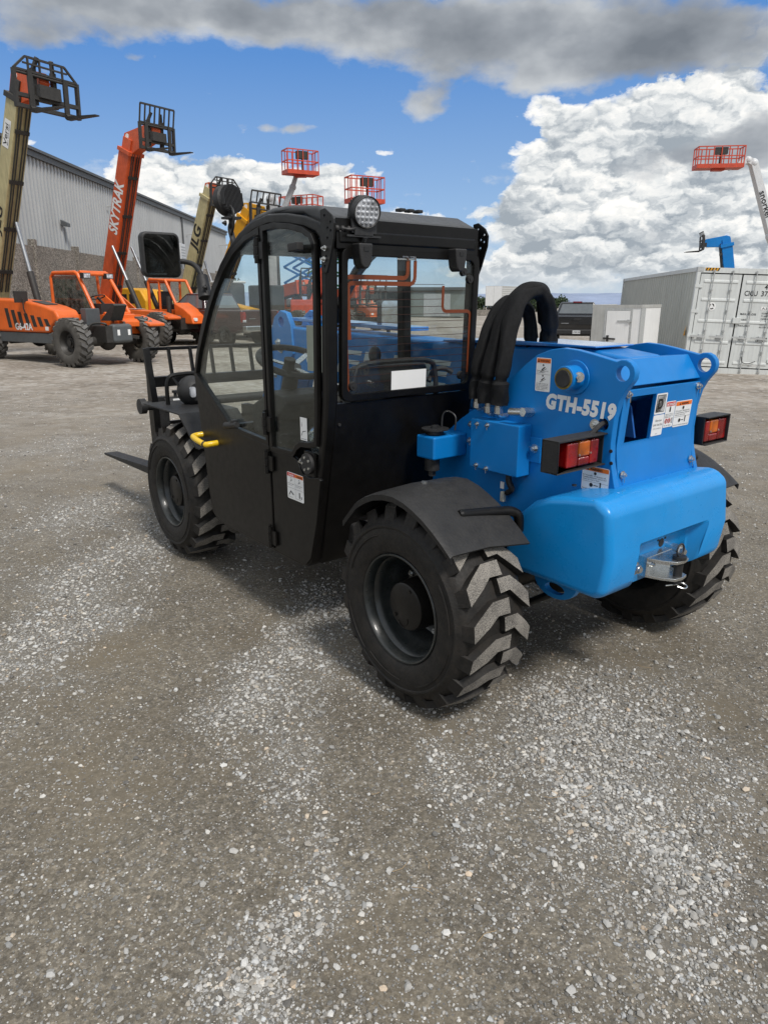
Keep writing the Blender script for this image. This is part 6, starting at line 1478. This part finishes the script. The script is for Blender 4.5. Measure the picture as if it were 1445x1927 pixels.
# loose stones lying on the yard, one object
def stones(n):
    # candidate places: denser near the road users' feet, in drifts further out
    d = np.exp(rng.uniform(math.log(.75), math.log(15), n)); a = rng.uniform(-48, 48, n) * PI / 180
    x = d * np.sin(a); y = d * np.cos(a)
    mask = drift(x, y)
    keep = rng.random(n) < (.12 + .85 * mask ** 1.25)
    return x[keep], y[keep], d[keep], mask[keep]
x, y, dist, mk = stones(480000)
n = len(x)
size = .0024 * np.exp(rng.normal(0, .50, n)) * (1 + .30 * mk) * (.8 + .12 * np.minimum(dist, 6))
big = rng.random(n) < .022; size[big] *= rng.uniform(1.5, 2.4, big.sum()); size = np.minimum(size, .0105)
tone = np.clip(rng.normal(.58, .24, n) + .09 * mk, .05, 1); tone[big] = np.clip(tone[big] + .15, 0, 1); hue = rng.random(n); print('stones', n)
t_ = (1 + 5 ** .5) / 2
ico = np.array([(-1, t_, 0), (1, t_, 0), (-1, -t_, 0), (1, -t_, 0), (0, -1, t_), (0, 1, t_), (0, -1, -t_), (0, 1, -t_), (t_, 0, -1), (t_, 0, 1), (-t_, 0, -1), (-t_, 0, 1)]) / math.sqrt(1 + t_ * t_)
icof = np.array([(0, 11, 5), (0, 5, 1), (0, 1, 7), (0, 7, 10), (0, 10, 11), (1, 5, 9), (5, 11, 4), (11, 10, 2), (10, 7, 6), (7, 1, 8), (3, 9, 4), (3, 4, 2), (3, 2, 6), (3, 6, 8), (3, 8, 9), (4, 9, 5), (2, 4, 11), (6, 2, 10), (8, 6, 7), (9, 8, 1)])
octo = np.array([(1, 0, 0), (0, 1, 0), (-1, 0, 0), (0, -1, 0), (0, 0, 1), (.7, .7, -.6), (-.7, -.7, -.6)])
P = ico[None] * (1 + rng.uniform(-.28, .28, (n, 12, 1))) * np.stack([rng.uniform(.8, 1.5, n), rng.uniform(.7, 1.1, n), rng.uniform(.45, .85, n)], -1)[:, None, :]
ang = rng.uniform(0, 2 * PI, n); ca, sa = np.cos(ang)[:, None], np.sin(ang)[:, None]
PX = P[:, :, 0] * ca - P[:, :, 1] * sa; PY = P[:, :, 0] * sa + P[:, :, 1] * ca; PZ = P[:, :, 2] + PX * rng.uniform(-.25, .25, (n, 1))
zg = gz_np(x, y) + relief_flat(x, y)
V = np.stack([PX * size[:, None] + x[:, None], PY * size[:, None] + y[:, None], PZ * size[:, None] + (zg + size * .32)[:, None]], -1).reshape(-1, 3).astype(np.float32)
Fi = (icof[None] + (np.arange(n) * 12)[:, None, None]).reshape(-1, 3).astype(np.int32)
me = bpy.data.meshes.new('gravel'); nf = len(Fi)
me.vertices.add(len(V)); me.vertices.foreach_set('co', V.ravel()); me.loops.add(nf * 3); me.loops.foreach_set('vertex_index', Fi.ravel())
me.polygons.add(nf); me.polygons.foreach_set('loop_start', np.arange(0, nf * 3, 3, dtype=np.int32))
me.update(calc_edges=True); 
at = me.attributes.new('tone', 'FLOAT', 'POINT'); at.data.foreach_set('value', np.repeat(tone, 12).astype(np.float32))
at = me.attributes.new('hue', 'FLOAT', 'POINT'); at.data.foreach_set('value', np.repeat(hue, 12).astype(np.float32))
def stone_mat():
    m, nt, out = new_mat('loose grey stones'); b = nd(nt, 'ShaderNodeBsdfPrincipled'); b.inputs['Roughness'].default_value = .85
    a = nd(nt, 'ShaderNodeAttribute', attribute_name='tone'); h = nd(nt, 'ShaderNodeAttribute', attribute_name='hue')
    c = ramp(nt, a.outputs['Fac'], [(0, (.09, .085, .078)), (.3, (.19, .183, .17)), (.55, (.36, .352, .335)), (.8, (.54, .53, .51)), (1, (.70, .69, .665))])
    k = ramp(nt, h.outputs['Fac'], [(0, (1, .80, .60)), (.06, (1, .92, .80)), (.2, (1, .98, .94)), (.85, (.99, .99, .98)), (1, (.92, .96, 1.0))])
    c = mixc(nt, 1.0, c, k, 'MULTIPLY')
    tc = nd(nt, 'ShaderNodeTexCoord').outputs['Object']; c = mixc(nt, mth(nt, 'MULTIPLY', noise(nt, tc, 300, 3, .7), .45), c, (.12, .11, .10))
    lk(nt, c, b.inputs['Base Color']); lk(nt, b.outputs[0], out.inputs[0]); return m
me.materials.append(stone_mat()); me.polygons.foreach_set('use_smooth', [False] * nf)
go = bpy.data.objects.new('gravel', me); col.objects.link(go); tag(go, 'loose pale grey gravel scattered in drifts over the brown yard', 'gravel', kind='stuff')
# a few dry twigs among the stones
tw = MB()
for k in range(14):
    d_ = random.uniform(1.3, 3.2); a = random.uniform(-.05, .5); p = Vector((d_ * math.sin(a), d_ * math.cos(a), .004)); q = random.uniform(0, 6.28); L = random.uniform(.02, .07)
    tw.tube([p, p + Vector((math.cos(q), math.sin(q), .04)) * L * .5, p + Vector((math.cos(q + .3), math.sin(q + .3), .02)) * L], .0011, 5)
o = tw.build('dry_twigs', mat('dry straw', (.30, .22, .13), .8), None); tag(o, 'few dry straw twigs lying among the stones in the foreground', 'twigs', kind='stuff')

# hills on the horizon
def hill(name, y, hs, c, seed):
    xs = np.linspace(-2600, 2600, 240); hh = hs[0] + (fbm(xs / 420 + 3, xs * 0 + seed, seed, 5) - .35) * hs[1]; hh = np.maximum(hh, 2)
    k = len(xs); v = [(float(a), y, -40) for a in xs] + [(float(a), y + 250, float(b) * .6) for a, b in zip(xs, hh)] + [(float(a), y + 420, float(b)) for a, b in zip(xs, hh)]
    f = [(i, i + 1, k + i + 1, k + i) for i in range(k - 1)] + [(k + i, k + i + 1, 2 * k + i + 1, 2 * k + i) for i in range(k - 1)]
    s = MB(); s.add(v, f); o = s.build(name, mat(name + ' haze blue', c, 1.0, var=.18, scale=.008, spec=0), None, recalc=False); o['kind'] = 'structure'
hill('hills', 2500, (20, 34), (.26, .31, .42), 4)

# ================================================================== sky, sun
def sky():
    w = bpy.data.worlds.new('World'); scene.world = w; w.use_nodes = True; nt = w.node_tree
    for q_ in list(nt.nodes): nt.nodes.remove(q_)
    out = nd(nt, 'ShaderNodeOutputWorld'); bg = nd(nt, 'ShaderNodeBackground'); lk(nt, bg.outputs[0], out.inputs[0])
    st = nd(nt, 'ShaderNodeTexSky'); st.sky_type = 'NISHITA'; st.sun_disc = False; st.sun_elevation = SUN_EL; st.sun_rotation = SUN_ROT; st.altitude = 1300; st.air_density = 1.0; st.dust_density = .6; st.ozone_density = 2.0
    STR = .12; bg.inputs[1].default_value = STR
    tc = nd(nt, 'ShaderNodeTexCoord').outputs['Generated']; sp = nd(nt, 'ShaderNodeSeparateXYZ'); lk(nt, tc, sp.inputs[0])
    az = mth(nt, 'MULTIPLY', mth(nt, 'ARCTAN2', sp.outputs[0], sp.outputs[1]), 180 / PI)
    el = mth(nt, 'MULTIPLY', mth(nt, 'ARCSINE', sp.outputs[2]), 180 / PI)
    # wavy edges: bend the coordinates with noise before the cloud banks are laid out
    cv = nd(nt, 'ShaderNodeCombineXYZ'); lk(nt, az, cv.inputs[0]); lk(nt, el, cv.inputs[1])
    ns = nd(nt, 'ShaderNodeMapping'); ns.inputs['Scale'].default_value = (.085, .15, 1); lk(nt, cv.outputs[0], ns.inputs[0]); pn = ns.outputs[0]
    wn = nd(nt, 'ShaderNodeTexNoise'); wn.noise_dimensions = '2D'; wn.inputs['Scale'].default_value = 2.2; wn.inputs['Detail'].default_value = 5; lk(nt, pn, wn.inputs['Vector'])
    wv = nd(nt, 'ShaderNodeVectorMath'); wv.operation = 'SUBTRACT'; lk(nt, wn.outputs['Color'], wv.inputs[0]); wv.inputs[1].default_value = (.5, .5, .5)
    ws = nd(nt, 'ShaderNodeVectorMath'); ws.operation = 'MULTIPLY'; lk(nt, wv.outputs[0], ws.inputs[0]); ws.inputs[1].default_value = (6.0, 2.6, 0)
    wa = nd(nt, 'ShaderNodeVectorMath'); wa.operation = 'ADD'; lk(nt, cv.outputs[0], wa.inputs[0]); lk(nt, ws.outputs[0], wa.inputs[1]); P2 = wa.outputs[0]
    def bank(lst):
        acc = None
        for a, e, sa_, se_, wt in lst:
            s1 = nd(nt, 'ShaderNodeVectorMath'); s1.operation = 'MULTIPLY_ADD'; lk(nt, P2, s1.inputs[0]); s1.inputs[1].default_value = (1 / sa_, 1 / se_, 0); s1.inputs[2].default_value = (-a / sa_, -e / se_, 0)
            dt = nd(nt, 'ShaderNodeVectorMath'); dt.operation = 'DOT_PRODUCT'; lk(nt, s1.outputs[0], dt.inputs[0]); lk(nt, s1.outputs[0], dt.inputs[1])
            g_ = mth(nt, 'EXPONENT', mth(nt, 'MULTIPLY', dt.outputs['Value'], -1.0))
            acc = mth(nt, 'MULTIPLY', g_, wt) if acc is None else mth(nt, 'MULTIPLY_ADD', g_, wt, acc)
        return acc
    B = bank(BRIGHT); D = bank(DARK)
    # the rest of the sky dome: broken cloud everywhere out of this window
    outside = mth(nt, 'MAXIMUM', mth(nt, 'MULTIPLY_ADD', el, .25, -4.6, clamp=True), mth(nt, 'MULTIPLY_ADD', mth(nt, 'ABSOLUTE', az), .12, -3.7, clamp=True), clamp=True)
    gen = noise(nt, tc, 2.1, 7, .58)
    B = mth(nt, 'ADD', B, mth(nt, 'MULTIPLY', outside, mth(nt, 'MULTIPLY_ADD', gen, 2.4, -.55)))
    D = mth(nt, 'ADD', D, mth(nt, 'MULTIPLY', outside, mth(nt, 'MULTIPLY_ADD', noise(nt, tc, 1.3, 6, .55), 2.4, -.95)))
    # heaped cloud: rounded cells at several sizes, bent by noise
    w2 = nd(nt, 'ShaderNodeTexNoise'); w2.noise_dimensions = '2D'; w2.inputs['Scale'].default_value = 5.5; w2.inputs['Detail'].default_value = 5; w2.inputs['Roughness'].default_value = .6; lk(nt, pn, w2.inputs['Vector'])
    w3 = nd(nt, 'ShaderNodeVectorMath'); w3.operation = 'MULTIPLY_ADD'; lk(nt, w2.outputs['Color'], w3.inputs[0]); w3.inputs[1].default_value = (.26, .26, 0); lk(nt, pn, w3.inputs[2]); pw = w3.outputs[0]
    def puff(vec):
        acc = None
        for sc, wt in ((2.6, .50), (6.2, .27), (14, .10), (31, .05)):
            v = nd(nt, 'ShaderNodeTexVoronoi'); v.voronoi_dimensions = '2D'; v.inputs['Scale'].default_value = sc; lk(nt, vec, v.inputs['Vector'])
            d_ = mth(nt, 'MULTIPLY', v.outputs['Distance'], v.outputs['Distance'])
            acc = mth(nt, 'MULTIPLY', d_, -wt * 1.6) if acc is None else mth(nt, 'MULTIPLY_ADD', d_, -wt * 1.6, acc)
        return mth(nt, 'ADD', acc, .5)
    def shifted(vec, off):
        q_ = nd(nt, 'ShaderNodeVectorMath'); q_.operation = 'ADD'; lk(nt, vec, q_.inputs[0]); q_.inputs[1].default_value = off; return q_.outputs[0]
    pf = puff(pw); pf2 = puff(shifted(pw, (.015, .06, 0)))
    soft = noise(nt, pn, 1.5, 4, .5); wisp = noise(nt, pn, 5.0, 7, .62)
    dB = mth(nt, 'ADD', B, mth(nt, 'MULTIPLY_ADD', pf, 1.0, -.17)); dB = mth(nt, 'ADD', dB, mth(nt, 'MULTIPLY_ADD', wisp, .34, -.17))
    dD = mth(nt, 'ADD', D, mth(nt, 'MULTIPLY_ADD', soft, .9, -.45)); dD = mth(nt, 'ADD', dD, mth(nt, 'MULTIPLY_ADD', wisp, .8, -.4))
    aB = ramp(nt, dB, [(.35, (0, 0, 0)), (.47, (.6,) * 3), (.64, (1, 1, 1))]); aD = ramp(nt, dD, [(.30, (0, 0, 0)), (.60, (.80,) * 3), (.85, (1, 1, 1))])
    k = 1 / STR
    lit = mth(nt, 'MULTIPLY_ADD', mth(nt, 'SUBTRACT', pf, pf2), 1.5, .58)
    lit = mth(nt, 'ADD', lit, mth(nt, 'MULTIPLY_ADD', soft, 1.3, -.66))
    lit = mth(nt, 'ADD', lit, mth(nt, 'MULTIPLY_ADD', pf, .45, -.12))
    lit = mth(nt, 'SUBTRACT', lit, mth(nt, 'MULTIPLY_ADD', el, -.05, .30, clamp=True))
    rim_ = mth(nt, 'MULTIPLY_ADD', mth(nt, 'SUBTRACT', .78, dB), .9, 0, clamp=True)
    lit = mth(nt, 'ADD', lit, rim_, clamp=True)
    cB = ramp(nt, lit, [(.05, tuple(k * q_ for q_ in (.36, .41, .46))), (.40, tuple(k * q_ for q_ in (.58, .62, .65))), (.68, tuple(k * q_ for q_ in (.84, .86, .86))), (1.0, tuple(k * q_ for q_ in (1.06, 1.04, 1.0)))])
    ld = mth(nt, 'MULTIPLY_ADD', soft, 1.9, -.40)
    ld = mth(nt, 'ADD', ld, mth(nt, 'MULTIPLY_ADD', wisp, .5, -.25)); ld = mth(nt, 'ADD', ld, mth(nt, 'MULTIPLY_ADD', dD, -.28, .26), clamp=True)
    cD = ramp(nt, ld, [(.1, tuple(k * q_ for q_ in (.19, .215, .25))), (.5, tuple(k * q_ for q_ in (.33, .36, .40))), (.9, tuple(k * q_ for q_ in (.58, .61, .64)))])
    # tint of the clear sky
    gr = mixc(nt, mth(nt, 'MULTIPLY_ADD', el, 1 / 16, 0, clamp=True), tuple(k * q_ for q_ in (.40, .58, .80)), tuple(k * q_ for q_ in (.095, .28, .68)))
    blue = mixc(nt, .80, st.outputs[0], gr)
    S = mth(nt, 'ADD', bank([(17, 2.2, 12, 2.6, .95), (24, 5, 7, 3, .5), (-4, 5.2, 9, 1.6, .55), (-22, 7, 6, 2, .5), (9.5, 8.5, 3, 1.0, .45)]), mth(nt, 'MULTIPLY_ADD', wisp, 1.5, -.85))
    c0 = mixc(nt, ramp(nt, S, [(.15, (0, 0, 0)), (.8, (.85,) * 3)]), blue, ramp(nt, wisp, [(.35, tuple(k * q_ for q_ in (.50, .56, .63))), (.65, tuple(k * q_ for q_ in (.84, .85, .84)))]))
    c = mixc(nt, aB, c0, cB); c = mixc(nt, aD, c, cD)
    haze = mth(nt, 'MULTIPLY_ADD', el, -1 / 2.6, 1.0, clamp=True)
    c = mixc(nt, mth(nt, 'MULTIPLY', haze, .75), c, tuple(k * q_ for q_ in (.56, .64, .72)))
    lk(nt, c, bg.inputs[0])
SUN_EL = R(52); SUN_AZ = R(148)        # azimuth clockwise from +Y: behind the camera to the right
SUN_ROT = SUN_AZ
BRIGHT = [(19.56, 10.79, 6.55, 3.98, 1.0), (12.63, 8.49, 4.03, 3.65, 0.9), (23.69, 12.01, 3.73, 3.22, 1), (22.81, 6.05, 5.79, 3.6, 0.9), (10.9, 6.09, 3.03, 2.29, 0.75), (16.77, 3.09, 9.09, 2.15, 0.8), (25.53, 2.91, 3.82, 2.04, 0.8), (9.55, 2.24, 4.28, 1.69, 0.55), (12.86, 5.15, 1.32, 0.9, -0.45), (-4.67, 13.04, 8.77, 3.12, -1), (5.35, 9.36, 2.89, 3.99, -0.8), (-17.28, 14.63, 6.02, 1.76, -0.7), (14.08, 13.39, 1.95, 0.68, -0.6), (11.95, 12.96, 1.45, 0.63, 0.5), (3.12, 3.6, 3.6, 1.68, -0.3), (-15.05, 8.24, 4.47, 1.68, 1), (-10.21, 8.05, 3.46, 1.65, 1), (-4.03, 7.98, 3.14, 1.74, 0.9), (-1.67, 8.52, 1.77, 1.73, 0.6), (-18.57, 8.75, 2.49, 0.82, 0.6), (3.48, 6.01, 3.35, 0.73, 0.7), (-23.87, 9.86, 0.72, 0.38, 0.7), (-2.81, 10.82, 1.35, 0.3, 0.55), (-0.68, 10.46, 1.63, 0.27, 0.6), (-7.22, 6.15, 7.91, 1.43, 0.5), (6.99, 11.85, 0.76, 0.72, 0.6)]
DARK = [(-15.22, 18.23, 15.12, 1.31, 1.1), (6.58, 17.29, 11.67, 2.0, 1.1), (19.0, 15.8, 9.38, 1.98, 1.1), (-22.02, 16.2, 4.62, 1.05, 0.75), (-8.94, 17.49, 4.4, 1.0, 0.6), (2.96, 13.22, 1.71, 1.02, 0.75), (10.4, 14.38, 2.18, 0.74, 0.75), (4.06, 14.95, 2.25, 0.92, 0.5), (-9.24, 11.95, 1.05, 0.42, 0.5), (-6.23, 11.87, 1.53, 0.46, 0.6), (22.74, 9.32, 4.47, 1.14, 0.9), (25.64, 10.34, 1.85, 1.09, 0.9), (-17.39, 15.21, 1.03, 0.35, 0.4), (16.3, 8.36, 4.23, 0.84, 0.3), (18.43, 4.84, 5.55, 1.05, 0.35), (-23.56, 14.07, 1.93, 0.58, 0.4)]
sky()
sl = bpy.data.lights.new('sun', 'SUN'); sl.energy = 3.0; sl.angle = R(12); sl.color = (1.0, .955, .89)
so = bpy.data.objects.new('sun', sl); col.objects.link(so)
sd = Vector((math.sin(SUN_AZ) * math.cos(SUN_EL), math.cos(SUN_AZ) * math.cos(SUN_EL), math.sin(SUN_EL)))
so.rotation_euler = sd.to_track_quat('Z', 'Y').to_euler(); so.location = (5, -8, 12)

# ================================================================== camera
cam = bpy.data.cameras.new('camera'); cam.sensor_fit = 'VERTICAL'; cam.sensor_height = 24.0; cam.lens = 24.0 * 1336 / 1927; cam.clip_start = .05; cam.clip_end = 8000
co = bpy.data.objects.new('camera', cam); col.objects.link(co); co.location = (0, 0, 1.5426); co.rotation_euler = (R(90 - 16.668), 0, 0)
scene.camera = co
scene.view_settings.view_transform = 'Standard'; scene.view_settings.look = 'None'; scene.view_settings.exposure = 0; scene.view_settings.gamma = 1
